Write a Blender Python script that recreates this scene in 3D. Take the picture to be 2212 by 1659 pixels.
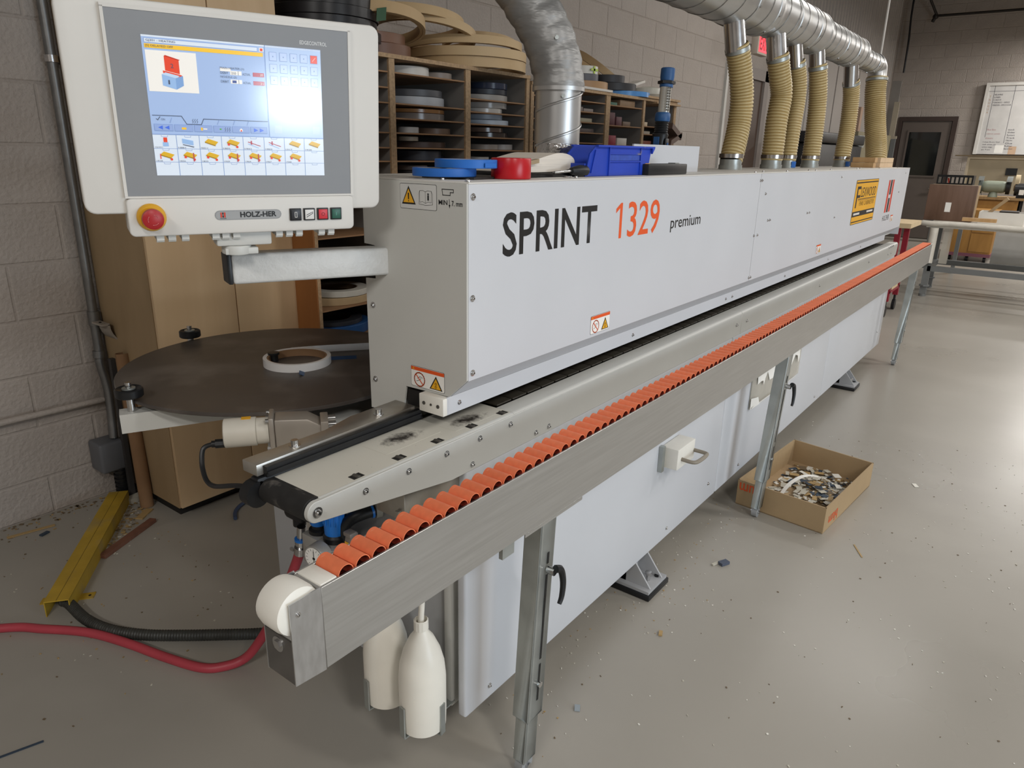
import bpy, bmesh, math, random
from mathutils import Vector, Matrix, noise
random.seed(7)
for o in list(bpy.data.objects): bpy.data.objects.remove(o)
U = 0.89            # plan units to metres (a wall block course of 0.2278 units is 0.203 m)
sc = bpy.context.scene
COL = sc.collection
# ------------------------------------------------------------------ camera
RIGHT = Vector((0.60422165, -0.79657997, 0.01940475))
DOWN = Vector((-0.23689639, -0.20283571, -0.95012514))
FWD = Vector((0.76078663, 0.56948927, -0.31126465))
cd = bpy.data.cameras.new('camera'); cam = bpy.data.objects.new('camera', cd); COL.objects.link(cam)
cd.sensor_width = 36.0; cd.lens = 1539.9/2212*36.0; cd.clip_start = 0.02; cd.clip_end = 100
mw = Matrix((RIGHT, -DOWN, -FWD)).transposed().to_4x4(); mw.translation = Vector((0, 0, 1.55))*U
cam.matrix_world = mw
sc.camera = cam
# ------------------------------------------------------------------ world and lights
W = bpy.data.worlds.new('world'); sc.world = W; W.use_nodes = True
W.node_tree.nodes['Background'].inputs[0].default_value = (0.75, 0.8, 0.9, 1)
W.node_tree.nodes['Background'].inputs[1].default_value = 0.05
sc.view_settings.view_transform = 'Standard'; sc.view_settings.look = 'None'
sc.view_settings.exposure = 0.25; sc.view_settings.gamma = 1.0
sc.view_settings.use_curve_mapping = False
def area(name, loc, rot, sx, sy, power, col, spread=180):
    d = bpy.data.lights.new(name, 'AREA'); d.shape = 'RECTANGLE'; d.size = sx*U; d.size_y = sy*U
    d.energy = power; d.color = col; d.spread = math.radians(spread)
    o = bpy.data.objects.new(name, d); COL.objects.link(o); o.location = Vector(loc)*U; o.rotation_euler = rot
    return o
ZC = 5.0
LAMPS = [(-3.2, -0.6, 3.9, 80), (-1.0, -3.2, 3.9, 90), (2.2, -2.8, 3.9, 40), (5.2, -2.8, 3.9, 62), (8.2, -2.6, 3.9, 75), (11.4, -2.3, 3.9, 70),  # first two are fill, added to brighten the end plate and left floor
         (4.6, 1.0, 3.9, 4), (7.7, 1.0, 3.9, 28), (13.4, 0.5, 3.8, 22), (15.6, -0.9, 3.7, 130)]
for i, (x, y, z, p) in enumerate(LAMPS):
    area('tube_and_fill_light', (x, y, z), (0, 0, 0), 0.34, 1.6, p, (1.0, 0.97, 0.93))
# daylight through the openings in the wall behind the camera
area('doorway_daylight', (1.75, -5.97, 1.25), (math.radians(90), 0, 0), 2.2, 2.3, 88, (0.74, 0.87, 1.0))
# the lit pane whose reflection glares in the touch screen
area('pane_daylight', (0.24, -5.97, 0.80), (math.radians(90), 0, 0), 0.58, 0.36, 27, (0.78, 0.90, 1.0))

# ------------------------------------------------------------------ helpers
def S(h):
    h = h.lstrip('#'); r = []
    for i in (0, 2, 4):
        c = int(h[i:i+2], 16)/255
        r.append(c/12.92 if c <= 0.04045 else ((c+0.055)/1.055)**2.4)
    return r
MATS = {}
def pm(name, hexc, rough=0.5, metal=0.0, var=0.06, scale=6.0, bump=0.0, bscale=80.0, stretch=(1, 1, 1), coat=0.0,
       emit=0.0, rvar=0.1, spec=0.5, trans=0.0, alpha=1.0, rnd=0.0, ior=1.45, dust=None):
    if name in MATS: return MATS[name]
    m = bpy.data.materials.new(name); m.use_nodes = True; nt = m.node_tree; N = nt.nodes; Lk = nt.links
    b = N['Principled BSDF']; c = S(hexc)
    tc = N.new('ShaderNodeTexCoord'); mp = N.new('ShaderNodeMapping'); mp.inputs['Scale'].default_value = stretch
    Lk.new(tc.outputs['Object'], mp.inputs['Vector'])
    nz = N.new('ShaderNodeTexNoise'); nz.inputs['Scale'].default_value = scale; nz.inputs['Detail'].default_value = 5
    Lk.new(mp.outputs[0], nz.inputs['Vector'])
    rp = N.new('ShaderNodeValToRGB'); rp.color_ramp.elements[0].position = 0.3; rp.color_ramp.elements[1].position = 0.7
    rp.color_ramp.elements[0].color = (*[max(0, x*(1-var)) for x in c], 1)
    rp.color_ramp.elements[1].color = (*[min(1, x*(1+var)) for x in c], 1)
    Lk.new(nz.outputs[0], rp.inputs[0]); colout = rp.outputs[0]
    if rnd:
        oi = N.new('ShaderNodeObjectInfo'); mr = N.new('ShaderNodeMapRange')
        mr.inputs[3].default_value = 1-rnd; mr.inputs[4].default_value = 1+rnd
        Lk.new(oi.outputs['Random'], mr.inputs[0])
        mx = N.new('ShaderNodeVectorMath'); mx.operation = 'SCALE'
        Lk.new(colout, mx.inputs[0]); Lk.new(mr.outputs[0], mx.inputs['Scale']); colout = mx.outputs[0]
    if dust:
        n2 = N.new('ShaderNodeTexNoise'); n2.inputs['Scale'].default_value = dust[1]; n2.inputs['Detail'].default_value = 8
        Lk.new(tc.outputs['Object'], n2.inputs['Vector'])
        r2 = N.new('ShaderNodeValToRGB'); r2.color_ramp.elements[0].position = dust[2]; r2.color_ramp.elements[1].position = dust[3]
        Lk.new(n2.outputs[0], r2.inputs[0])
        mix = N.new('ShaderNodeMix'); mix.data_type = 'RGBA'
        Lk.new(r2.outputs[0], mix.inputs[0]); Lk.new(colout, mix.inputs[6]); mix.inputs[7].default_value = (*S(dust[0]), 1)
        colout = mix.outputs[2]
    Lk.new(colout, b.inputs['Base Color'])
    b.inputs['Metallic'].default_value = metal
    mr2 = N.new('ShaderNodeMapRange'); mr2.inputs[3].default_value = max(0.02, rough-rvar/2); mr2.inputs[4].default_value = min(1, rough+rvar/2)
    Lk.new(nz.outputs[0], mr2.inputs[0]); Lk.new(mr2.outputs[0], b.inputs['Roughness'])
    b.inputs['Specular IOR Level'].default_value = spec; b.inputs['Coat Weight'].default_value = coat
    b.inputs['Coat Roughness'].default_value = 0.06; b.inputs['IOR'].default_value = ior
    if trans: b.inputs['Transmission Weight'].default_value = trans
    if alpha < 1: b.inputs['Alpha'].default_value = alpha
    if emit:
        Lk.new(colout, b.inputs['Emission Color']); b.inputs['Emission Strength'].default_value = emit
    if bump:
        n3 = N.new('ShaderNodeTexNoise'); n3.inputs['Scale'].default_value = bscale; n3.inputs['Detail'].default_value = 4
        Lk.new(mp.outputs[0], n3.inputs['Vector']); bp = N.new('ShaderNodeBump'); bp.inputs['Strength'].default_value = bump
        bp.inputs['Distance'].default_value = 0.01
        Lk.new(n3.outputs[0], bp.inputs['Height']); Lk.new(bp.outputs[0], b.inputs['Normal'])
    MATS[name] = m; return m
def wood(name, c1, c2, rough=0.55, scale=3.0, stretch=(6, 6, 0.6), dist=4.0, rnd=0.0):
    if name in MATS: return MATS[name]
    m = bpy.data.materials.new(name); m.use_nodes = True; nt = m.node_tree; N = nt.nodes; Lk = nt.links
    b = N['Principled BSDF']; tc = N.new('ShaderNodeTexCoord'); mp = N.new('ShaderNodeMapping'); mp.inputs['Scale'].default_value = stretch
    Lk.new(tc.outputs['Object'], mp.inputs['Vector'])
    nz = N.new('ShaderNodeTexNoise'); nz.inputs['Scale'].default_value = scale; nz.inputs['Detail'].default_value = 8; nz.inputs['Distortion'].default_value = dist*0.2
    Lk.new(mp.outputs[0], nz.inputs['Vector'])
    rp = N.new('ShaderNodeValToRGB'); rp.color_ramp.elements[0].position = 0.32; rp.color_ramp.elements[1].position = 0.66
    rp.color_ramp.elements[0].color = (*S(c1), 1); rp.color_ramp.elements[1].color = (*S(c2), 1)
    Lk.new(nz.outputs[0], rp.inputs[0]); Lk.new(rp.outputs[0], b.inputs['Base Color']); b.inputs['Roughness'].default_value = rough
    MATS[name] = m; return m

WO = {}
def tagp(o, label=None, cat=None, group=None, kind=None):
    if label: o['label'] = label
    if cat: o['category'] = cat
    if group: o['group'] = group
    if kind: o['kind'] = kind
    return o
def thing(name, label, cat, loc, group=None, rot=None, local=False):
    o = bpy.data.objects.new(name, None); COL.objects.link(o); o.location = Vector(loc); o.empty_display_size = 0.05
    if rot is not None: o.rotation_euler = rot
    WO[o.name] = Vector((0, 0, 0)) if local else Vector(loc)
    return tagp(o, label, cat, group)
def link(name, me, parent, loc):
    o = bpy.data.objects.new(name, me); COL.objects.link(o); loc = Vector(loc)
    if parent is not None:
        o.parent = parent; o.location = loc - WO[parent.name]
    else: o.location = loc
    WO[o.name] = loc
    return o
def frame(d, up=Vector((0, 0, 1))):
    d = Vector(d).normalized()
    if abs(d.dot(up)) > 0.99: up = Vector((0, 1, 0))
    x = up.cross(d).normalized(); y = d.cross(x)
    return x, y, d
class MB:
    def __init__(s): s.v = []; s.f = []; s.mi = []; s.cur = 0
    def mat(s, i): s.cur = i; return s
    def add(s, vs, fs):
        n = len(s.v); s.v += [Vector(p) for p in vs]
        for f in fs: s.f.append([n+i for i in f]); s.mi.append(s.cur)
        return s
    def box(s, x0, x1, y0, y1, z0, z1, M=None):
        vs = [Vector((x, y, z)) for x in (x0, x1) for y in (y0, y1) for z in (z0, z1)]
        if M is not None: vs = [M @ p for p in vs]
        return s.add(vs, [(0, 1, 3, 2), (4, 6, 7, 5), (0, 4, 5, 1), (2, 3, 7, 6), (0, 2, 6, 4), (1, 5, 7, 3)])
    def obox(s, c, ax, ay, az):     # centre and three half vectors
        c = Vector(c); ax = Vector(ax); ay = Vector(ay); az = Vector(az)
        vs = [c+i*ax+j*ay+k*az for i in (-1, 1) for j in (-1, 1) for k in (-1, 1)]
        return s.add(vs, [(0, 1, 3, 2), (4, 6, 7, 5), (0, 4, 5, 1), (2, 3, 7, 6), (0, 2, 6, 4), (1, 5, 7, 3)])
    def cyl(s, p0, p1, r0, r1=None, n=20, caps=True):
        r1 = r0 if r1 is None else r1; p0 = Vector(p0); p1 = Vector(p1); x, y, d = frame(p1-p0); k = len(s.v)
        vs = []
        for p, r in ((p0, r0), (p1, r1)):
            vs += [p+(x*math.cos(t)+y*math.sin(t))*r for t in [2*math.pi*i/n for i in range(n)]]
        fs = [(i, (i+1) % n, n+(i+1) % n, n+i) for i in range(n)]
        if caps: fs += [tuple(range(n-1, -1, -1)), tuple(range(n, 2*n))]
        return s.add(vs, fs)
    def lathe(s, prof, o=(0, 0, 0), d=(0, 0, 1), n=24, close=False):   # prof: (radius, height) list
        o = Vector(o); x, y, d = frame(d); vs = []
        for r, h in prof:
            vs += [o+d*h+(x*math.cos(t)+y*math.sin(t))*r for t in [2*math.pi*i/n for i in range(n)]]
        m = len(prof); fs = []
        for j in range(m if close else m-1):
            a = j*n; b = ((j+1) % m)*n
            fs += [(a+i, a+(i+1) % n, b+(i+1) % n, b+i) for i in range(n)]
        if not close:
            if prof[0][0] > 1e-5: fs.append(tuple(range(n-1, -1, -1)))
            if prof[-1][0] > 1e-5: fs.append(tuple((m-1)*n+i for i in range(n)))
        return s.add(vs, fs)
    def ring(s, o, d, ro, ri, h, n=40):
        return s.lathe([(ri, 0), (ro, 0), (ro, h), (ri, h)], o, d, n, close=True)
    def tube(s, pts, r, n=10, caps=True, rf=None):
        pts = [Vector(p) for p in pts]; m = len(pts); vs = []; px = None
        for i, p in enumerate(pts):
            d = (pts[min(i+1, m-1)]-pts[max(i-1, 0)]).normalized()
            if px is None: x, y, d = frame(d)
            else:
                x = (px-d*px.dot(d)).normalized(); y = d.cross(x)
            px = x; rr = rf(i, m) if rf else r
            vs += [p+(x*math.cos(t)+y*math.sin(t))*rr for t in [2*math.pi*k/n for k in range(n)]]
        fs = [(i*n+k, i*n+(k+1) % n, (i+1)*n+(k+1) % n, (i+1)*n+k) for i in range(m-1) for k in range(n)]
        if caps: fs += [tuple(range(n-1, -1, -1)), tuple((m-1)*n+k for k in range(n))]
        return s.add(vs, fs)
    def prism(s, poly, axis, a, b):     # poly in the two other axes (cyclic order kept), from a to b on axis
        def P(u, v, w):
            return Vector((w, u, v)) if axis == 0 else Vector((u, w, v)) if axis == 1 else Vector((u, v, w))
        n = len(poly); vs = [P(u, v, a) for u, v in poly]+[P(u, v, b) for u, v in poly]
        fs = [(i, (i+1) % n, n+(i+1) % n, n+i) for i in range(n)]+[tuple(range(n-1, -1, -1)), tuple(range(n, 2*n))]
        return s.add(vs, fs)
    def poly(s, pts): return s.add(pts, [tuple(range(len(pts)))])
    def sphere(s, c, r, n=12, sz=1.0):
        prof = [(max(1e-6, r*math.sin(math.pi*i/n)), -r*sz*math.cos(math.pi*i/n)) for i in range(n+1)]
        return s.lathe(prof, c, (0, 0, 1), n*2)
    def mesh(s, name, mats, bevel=0, seg=2, ang=38, ori=(0, 0, 0)):
        me = bpy.data.meshes.new(name); ori = Vector(ori)
        me.from_pydata([tuple(p-ori) for p in s.v], [], s.f); me.update()
        for m in (mats if isinstance(mats, (list, tuple)) else [mats]): me.materials.append(m)
        for p, i in zip(me.polygons, s.mi): p.material_index = i
        bm = bmesh.new(); bm.from_mesh(me)
        bmesh.ops.remove_doubles(bm, verts=bm.verts, dist=1e-6)
        bmesh.ops.recalc_face_normals(bm, faces=bm.faces)
        if bevel:
            es = [e for e in bm.edges if len(e.link_faces) == 2 and e.calc_face_angle(0) > 0.5]
            bmesh.ops.bevel(bm, geom=es, offset=bevel, segments=seg, affect='EDGES', profile=0.5, clamp_overlap=True)
        bm.to_mesh(me); bm.free()
        for p in me.polygons: p.use_smooth = True
        me.set_sharp_from_angle(angle=math.radians(ang))
        return me
    def build(s, name, mats, parent=None, bevel=0, seg=2, ang=38, label=None, cat=None, group=None, kind=None, base=False):
        lo = Vector([min(p[i] for p in s.v) for i in range(3)]); hi = Vector([max(p[i] for p in s.v) for i in range(3)])
        c = (lo+hi)/2
        if parent is None: c.z = lo.z
        me = s.mesh(name, mats, bevel, seg, ang, c)
        return tagp(link(name, me, parent, c), label, cat, group, kind)
def B(x0, x1, y0, y1, z0, z1): return MB().box(x0, x1, y0, y1, z0, z1)
def smooth_path(pts, k=8):
    pts = [Vector(p) for p in pts]; out = []; n = len(pts)
    for i in range(n-1):
        p0 = pts[max(i-1, 0)]; p1 = pts[i]; p2 = pts[i+1]; p3 = pts[min(i+2, n-1)]
        for j in range(k):
            t = j/k
            out.append(0.5*((2*p1)+(p2-p0)*t+(2*p0-5*p1+4*p2-p3)*t*t+(3*p1-p0-3*p2+p3)*t**3))
    out.append(pts[-1]); return out
def resample(pts, m):
    L = [0]
    for a, b in zip(pts, pts[1:]): L.append(L[-1]+(b-a).length)
    out = []; j = 0
    for i in range(m):
        t = L[-1]*i/(m-1)
        while j < len(L)-2 and L[j+1] < t: j += 1
        f = (t-L[j])/max(1e-9, L[j+1]-L[j]); out.append(pts[j].lerp(pts[j+1], min(1, f)))
    return out
def text(name, s, fit, mat, parent, o, ux, uz, bold=0.0, shear=0.0, label=None):
    """flat lettering: o = lower-left corner, ux / uz = unit directions, fit = (width, height)"""
    cu = bpy.data.curves.new(name, 'FONT'); cu.body = s; cu.size = 1; cu.offset = bold; cu.shear = shear; cu.resolution_u = 3
    t = bpy.data.objects.new(name, cu); me = bpy.data.meshes.new_from_object(t)
    bpy.data.objects.remove(t); bpy.data.curves.remove(cu)
    xs = [v.co.x for v in me.vertices]; ys = [v.co.y for v in me.vertices]
    x0, x1, y0, y1 = min(xs), max(xs), min(ys), max(ys)
    kx = fit[0]/(x1-x0); ky = fit[1]/(y1-y0) if fit[1] else kx
    o = Vector(o); ux = Vector(ux); uz = Vector(uz)
    for v in me.vertices: v.co = ux*((v.co.x-x0)*kx)+uz*((v.co.y-y0)*ky)
    me.name = name; me.materials.clear(); me.materials.append(mat); me.update()
    ob = link(name, me, parent, o)
    if label: ob['label'] = label
    return ob
class Flat:
    """flat print on a plane: o origin, ux, uz in-plane unit axes, n outward; layer lifts each print by 0.2 mm"""
    def __init__(s, o, ux, uz, n): s.o = Vector(o); s.ux = Vector(ux); s.uz = Vector(uz); s.n = Vector(n); s.mb = MB(); s.mats = []; s.lay = 0
    def P(s, u, v, l): return s.o+s.ux*u+s.uz*v+s.n*(0.0003*l)
    def m(s, mat):
        if mat not in s.mats: s.mats.append(mat)
        s.mb.cur = s.mats.index(mat); return s
    def rect(s, u0, v0, u1, v1, l=1): s.mb.poly([s.P(u0, v0, l), s.P(u1, v0, l), s.P(u1, v1, l), s.P(u0, v1, l)]); return s
    def pol(s, pts, l=1): s.mb.poly([s.P(u, v, l) for u, v in pts]); return s
    def line(s, pts, w, l=1, close=False):
        pts = [Vector((p[0], p[1])) for p in pts]
        if close: pts = pts+[pts[0]]
        for a, b in zip(pts, pts[1:]):
            d = (b-a).normalized()*w/2; q = Vector((-d.y, d.x))
            s.pol([a-d-q, b+d-q, b+d+q, a-d+q], l)
        return s
    def disc(s, u, v, r, l=1, n=18, asp=1): s.pol([(u+r*math.cos(2*math.pi*i/n), v+r*asp*math.sin(2*math.pi*i/n)) for i in range(n)], l); return s
    def circ(s, u, v, r, w, l=1, n=20): return s.line([(u+r*math.cos(2*math.pi*i/n), v+r*math.sin(2*math.pi*i/n)) for i in range(n)], w, l, True)
    def rrect(s, u0, v0, u1, v1, r, l=1):
        p = []
        for cx, cy, a0 in ((u1-r, v1-r, 0), (u0+r, v1-r, 90), (u0+r, v0+r, 180), (u1-r, v0+r, 270)):
            p += [(cx+r*math.cos(math.radians(a0+a)), cy+r*math.sin(math.radians(a0+a))) for a in (0, 30, 60, 90)]
        return s.pol(p, l)
    def txt(s, st, u, v, w, h, mat, parent, l=2, bold=0.0, name='lettering'):
        return text(name, st, (w, h), mat, parent, s.P(u, v, l), s.ux, s.uz, bold)
    def build(s, name, parent, label=None):
        return s.mb.build(name, s.mats, parent, label=label) if s.mb.v else None
def share(name, me, parent, loc, rot=None):
    o = link(name, me, parent, loc)
    if rot is not None: o.rotation_euler = rot
    return o
X_, Y_, Z_ = Vector((1, 0, 0)), Vector((0, 1, 0)), Vector((0, 0, 1))

# ------------------------------------------------------------------ shared materials
M_white = pm('machine_paint', '#c7c9cd', 0.42, var=0.025, scale=3, rvar=0.08)
M_grey = pm('light_grey_paint', '#c3c3be', 0.45, var=0.03, scale=4)
M_case = pm('terminal_plastic', '#d0cdc7', 0.45, var=0.03, scale=5)
M_alu = pm('aluminium', '#bdbcb9', 0.36, 0.85, var=0.07, scale=5, stretch=(1, 8, 30), rvar=0.12)
M_alu2 = pm('milled_aluminium', '#c4c4c4', 0.32, 0.9, var=0.1, scale=30, stretch=(3, 3, 1))
M_steel = pm('bright_steel', '#c8c8c8', 0.22, 1.0, var=0.06, scale=20)
M_bar = pm('ground_steel', '#b4b0a8', 0.34, 0.8, var=0.12, scale=14, dust=('#9c9080', 9, 0.5, 0.8))
M_galv = pm('galvanised', '#a9adaa', 0.38, 0.7, var=0.12, scale=14, rvar=0.2)
M_duct = pm('duct_sheet', '#b9b9b8', 0.36, 0.85, var=0.1, scale=4, stretch=(1, 1, 1), rvar=0.18, dust=('#a59a86', 5, 0.62, 0.9))
M_black = pm('black_plastic', '#17181a', 0.42, var=0.2, scale=30)
M_rubber = pm('belt_rubber', '#232221', 0.7, var=0.3, scale=40, dust=('#6d6862', 35, 0.58, 0.8))
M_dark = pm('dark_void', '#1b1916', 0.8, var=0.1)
M_chain = pm('chain_pad', '#2e2a22', 0.55, var=0.25, scale=40)
M_orange = pm('orange_sleeve', '#e0774f', 0.6, var=0.08, scale=60, rnd=0.06, dust=('#e9a286', 90, 0.66, 0.8))
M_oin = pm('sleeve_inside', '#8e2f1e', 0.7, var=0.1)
M_nylon = pm('white_nylon', '#e4e1d8', 0.4, var=0.04, scale=15)
M_poly = pm('milky_polyethylene', '#e2ded3', 0.38, var=0.05, scale=8)
M_ink = pm('black_ink', '#121213', 0.5, var=0.05)
M_orink = pm('orange_ink', '#e0561f', 0.5, var=0.04)
M_red = pm('red_ink', '#c93a22', 0.5, var=0.04)
M_yel = pm('sign_yellow', '#e2a723', 0.5, var=0.05)
M_paper = pm('white_paper', '#eceae4', 0.7, var=0.03)
M_greyink = pm('grey_ink', '#5d5f62', 0.5, var=0.04)
M_block = pm('painted_block', '#a0978f', 0.6, var=0.05, scale=5, bump=0.5, bscale=70, rnd=0.02)
M_mortar = pm('painted_mortar', '#9c938b', 0.7, var=0.06, scale=5, bump=0.4, bscale=60)
# ================================================================== THE SETTING
def struct(o): o['kind'] = 'structure'; return o
XF, YB = 16.8, 3.28
M_floor = pm('painted_concrete', '#979289', 0.3, var=0.06, scale=0.9, bump=0.06, bscale=7, rvar=0.22, spec=0.5, dust=('#a19c93', 2.3, 0.5, 0.9))
struct(B(-6, XF, -6, YB, -0.1, 0).build('floor', M_floor))
M_ceil = pm('ceiling_deck', '#7d776f', 0.8, var=0.06)
struct(B(-6, XF, -6, YB, ZC, ZC+0.1).build('ceiling', M_ceil))
# back wall: mortar bed and single blocks
wb = struct(B(-6, XF, YB, YB+0.2, 0, ZC).build('wall_back', M_mortar))
def block_mesh(w, h, nrm):
    key = (round(w, 3), round(h, 3), nrm)
    if key in BM: return BM[key]
    d, j, c = 0.0035, 0.003, 0.005
    a, b = w/2-j, h/2-j; mb = MB()
    pts = []
    for e, dd in ((0, 0), (c, d)):
        pts += [(-a+e, -b+e, dd), (a-e, -b+e, dd), (a-e, b-e, dd), (-a+e, b-e, dd)]
    if nrm == 'Y': q = [Vector((u, -t, v)) for u, v, t in pts]
    else: q = [Vector((-t, u, v)) for u, v, t in pts]
    mb.add(q, [(4, 5, 6, 7), (0, 1, 5, 4), (1, 2, 6, 5), (2, 3, 7, 6), (3, 0, 4, 7)])
    BM[key] = mb.mesh('block', M_block, ang=20); return BM[key]
BM = {}
def course(parent, plane, nrm, z0, z1, a0, a1, phase, w, skip):
    k = math.floor((a0-phase)/w)
    while True:
        s0 = max(a0, phase+k*w); s1 = min(a1, phase+(k+1)*w); k += 1
        if s0 >= a1-1e-6: break
        if s1-s0 < 0.03 or skip(s0, s1, z0, z1): continue
        me = block_mesh(s1-s0, z1-z0, nrm); c = (s0+s1)/2; zc = (z0+z1)/2
        share('block', me, parent, (c, plane, zc) if nrm == 'Y' else (plane, c, zc))
def skipb(s0, s1, z0, z1):
    if 1.75 < s0 and s1 < 2.6 and z1 < 2.2: return True
    if 2.1 < s0 and s1 < 5.3 and z1 < 1.95: return True
    top = 2.15+0.42*max(0, s1-1.0)**0.62 if s1 > 1.0 else 2.2
    return z0 > max(top, 2.3)+0.25
hh, w_ = 0.2278, 0.4311
for k in range(-1, 16):
    z0 = max(0.0, 0.170+hh*k); z1 = 0.170+hh*(k+1)
    course(wb, YB, 'Y', z0, z1, 0.3, 8.14, 1.258+(0 if k % 2 == 0 else w_/2), w_, skipb)
# far wall with its door
wf = struct(B(XF, XF+0.2, -6, YB+0.2, 0, ZC).build('wall_far', M_mortar))
def skipf(s0, s1, z0, z1):
    if s0 > 1.97 and s1 < 3.03 and z1 < 2.36: return True
    return z1 < 1.1 and s1 < 1.9
for k in range(0, 19):
    z0 = 0.19+0.229*k; z1 = z0+0.229
    if z1 < 2.36:
        course(wf, XF, 'X', z0, z1, -0.35, 1.985, 2.015+(0 if k % 2 == 0 else w_/2), w_, skipf)
        course(wf, XF, 'X', z0, z1, 3.02, YB, 2.015+(0 if k % 2 == 0 else w_/2), w_, skipf)
    else: course(wf, XF, 'X', z0, z1, -0.35, YB, 2.015+(0 if k % 2 == 0 else w_/2), w_, skipf)
struct(B(-6.1, -6, -6, YB, 0, ZC).build('wall_left', M_mortar))
wfr = MB(); wfr.box(-6, -0.07, -6.1, -6, 0, ZC); wfr.box(0.55, 0.65, -6.1, -6, 0, ZC); wfr.box(2.85, XF, -6.1, -6, 0, ZC); wfr.box(0.65, 2.85, -6.1, -6, 2.4, ZC); wfr.box(0.65, 2.85, -6.1, -6, 0, 0.1); wfr.box(-0.07, 0.55, -6.1, -6, 1.06, ZC); wfr.box(-0.07, 0.55, -6.1, -6, 0, 0.54)
struct(wfr.build('wall_front', M_mortar))
# steel door in the far wall
M_door = pm('brown_door_paint', '#5d544e', 0.5, var=0.04)
M_dframe = pm('dark_door_frame', '#3c302b', 0.5, var=0.05)
M_glass = pm('dark_glass', '#191b1b', 0.08, var=0.3, scale=3, spec=0.8)
d1 = struct(MB().box(XF-0.035, XF-0.002, 2.09, 2.94, 0.02, 2.24).build('door_1', M_door))
MB().box(XF-0.06, XF-0.001, 1.995, 2.075, 0, 2.335).box(XF-0.06, XF-0.001, 2.95, 3.02, 0, 2.335).box(XF-0.06, XF-0.001, 2.0751, 2.9499, 2.255, 2.335).build('door_frame', M_dframe, d1)
MB().box(XF-0.05, XF-0.036, 2.20, 2.83, 1.20, 1.235).box(XF-0.05, XF-0.036, 2.20, 2.83, 2.05, 2.085).box(XF-0.05, XF-0.036, 2.20, 2.235, 1.235, 2.05).box(XF-0.05, XF-0.036, 2.795, 2.83, 1.235, 2.05).build('window_frame', M_door, d1)
B(XF-0.044, XF-0.037, 2.235, 2.795, 1.235, 2.05).build('window_pane', M_glass, d1)
MB().cyl((XF-0.036, 2.15, 1.0), (XF-0.1, 2.15, 1.0), 0.02).cyl((XF-0.09, 2.15, 1.0), (XF-0.09, 2.27, 1.0), 0.012).build('door_handle', M_steel, d1)
# trim strip at the end of the block work, and the passage door behind the hoses
M_trim = pm('pale_trim', '#b9b6b0', 0.5)
struct(B(8.15, 8.21, YB-0.03, YB, 0, 3.6).build('trim_1', M_trim))
M_jamb = pm('grey_jamb', '#7f7670', 0.55)
d2 = struct(MB().box(8.50, 9.30, YB-0.03, YB-0.002, 0.02, 2.40).build('door_2', pm('brown_back_door', '#4a3a30', 0.5)))
MB().box(8.40, 8.50, YB-0.06, YB-0.001, 0, 2.52).box(9.30, 9.44, YB-0.06, YB-0.001, 0, 2.52).box(8.40, 9.44, YB-0.06, YB-0.001, 2.40, 2.52).build('door_frame', M_jamb, d2)
# metal cladding on the far half of the back wall: flat sheets below, ribbed sheets above
M_clad = pm('pale_cladding', '#a29b95', 0.5, var=0.05, scale=2)
for i, (a, b) in enumerate(((9.75, 11.20), (11.23, 12.62), (12.68, 14.05), (14.08, 15.3), (15.33, 16.45))):
    B(a, b, YB-0.02, YB, 0.0, 2.95).build('cladding_sheet', M_clad, wb)
def rib_sheet(a, b):
    pr = []; n = max(2, int(round((b-a)/0.15)))
    for i in range(n):
        x = a+(b-a)*i/n; w = (b-a)/n
        pr += [(x, YB-0.02), (x+w*0.45, YB-0.02), (x+w*0.55, YB-0.045), (x+w*0.9, YB-0.045)]
    pr += [(b, YB-0.02), (b, YB-0.001), (a, YB-0.001)]
    return MB().prism(pr, 2, 2.95, ZC)
for i, (a, b) in enumerate(((9.75, 11.9), (11.93, 13.3), (13.33, 14.85), (14.88, 16.45))):
    rib_sheet(a, b).build('ribbed_sheet', M_clad, wb, ang=10)
# lamp housing paint; no housings are built, the area lights hang free
M_lamp = pm('lamp_housing', '#e8e6e0', 0.5)
# exit sign and fire notice
M_exit = pm('exit_red', '#ff2a3c', 0.4, emit=1.3)
ex = thing('exit_sign', 'lit red EXIT sign on a bracket high behind the yellow hoses', 'sign', (8.42, 3.0, 2.59))
MB().box(8.25, 8.58, 2.98, 3.06, 2.59, 2.80).build('case', pm('exit_case', '#b5a99c', 0.5), ex, bevel=0.008)
B(8.28, 8.55, 2.976, 2.979, 2.615, 2.775).build('face', M_exit, ex)
text('lettering', 'EXIT', (0.24, 0.12), pm('exit_letters', '#8f0f1c', 0.5, emit=0.15), ex, (8.30, 2.974, 2.635), X_, Z_, 0.02)
MB().box(8.40, 8.44, 3.06, YB, 2.67, 2.71).build('bracket', M_jamb, ex)
fs = B(9.60, 9.75, YB-0.06, YB-0.046, 2.50, 2.80).build('fire_notice', pm('notice_red', '#9c1f1d', 0.5), None, label='small red notice with white print beside the brown doorway', cat='sign')
MB().box(9.62, 9.73, YB-0.0615, YB-0.061, 2.55, 2.58).box(9.62, 9.73, YB-0.0615, YB-0.061, 2.61, 2.66).build('print', M_paper, fs)
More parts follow.
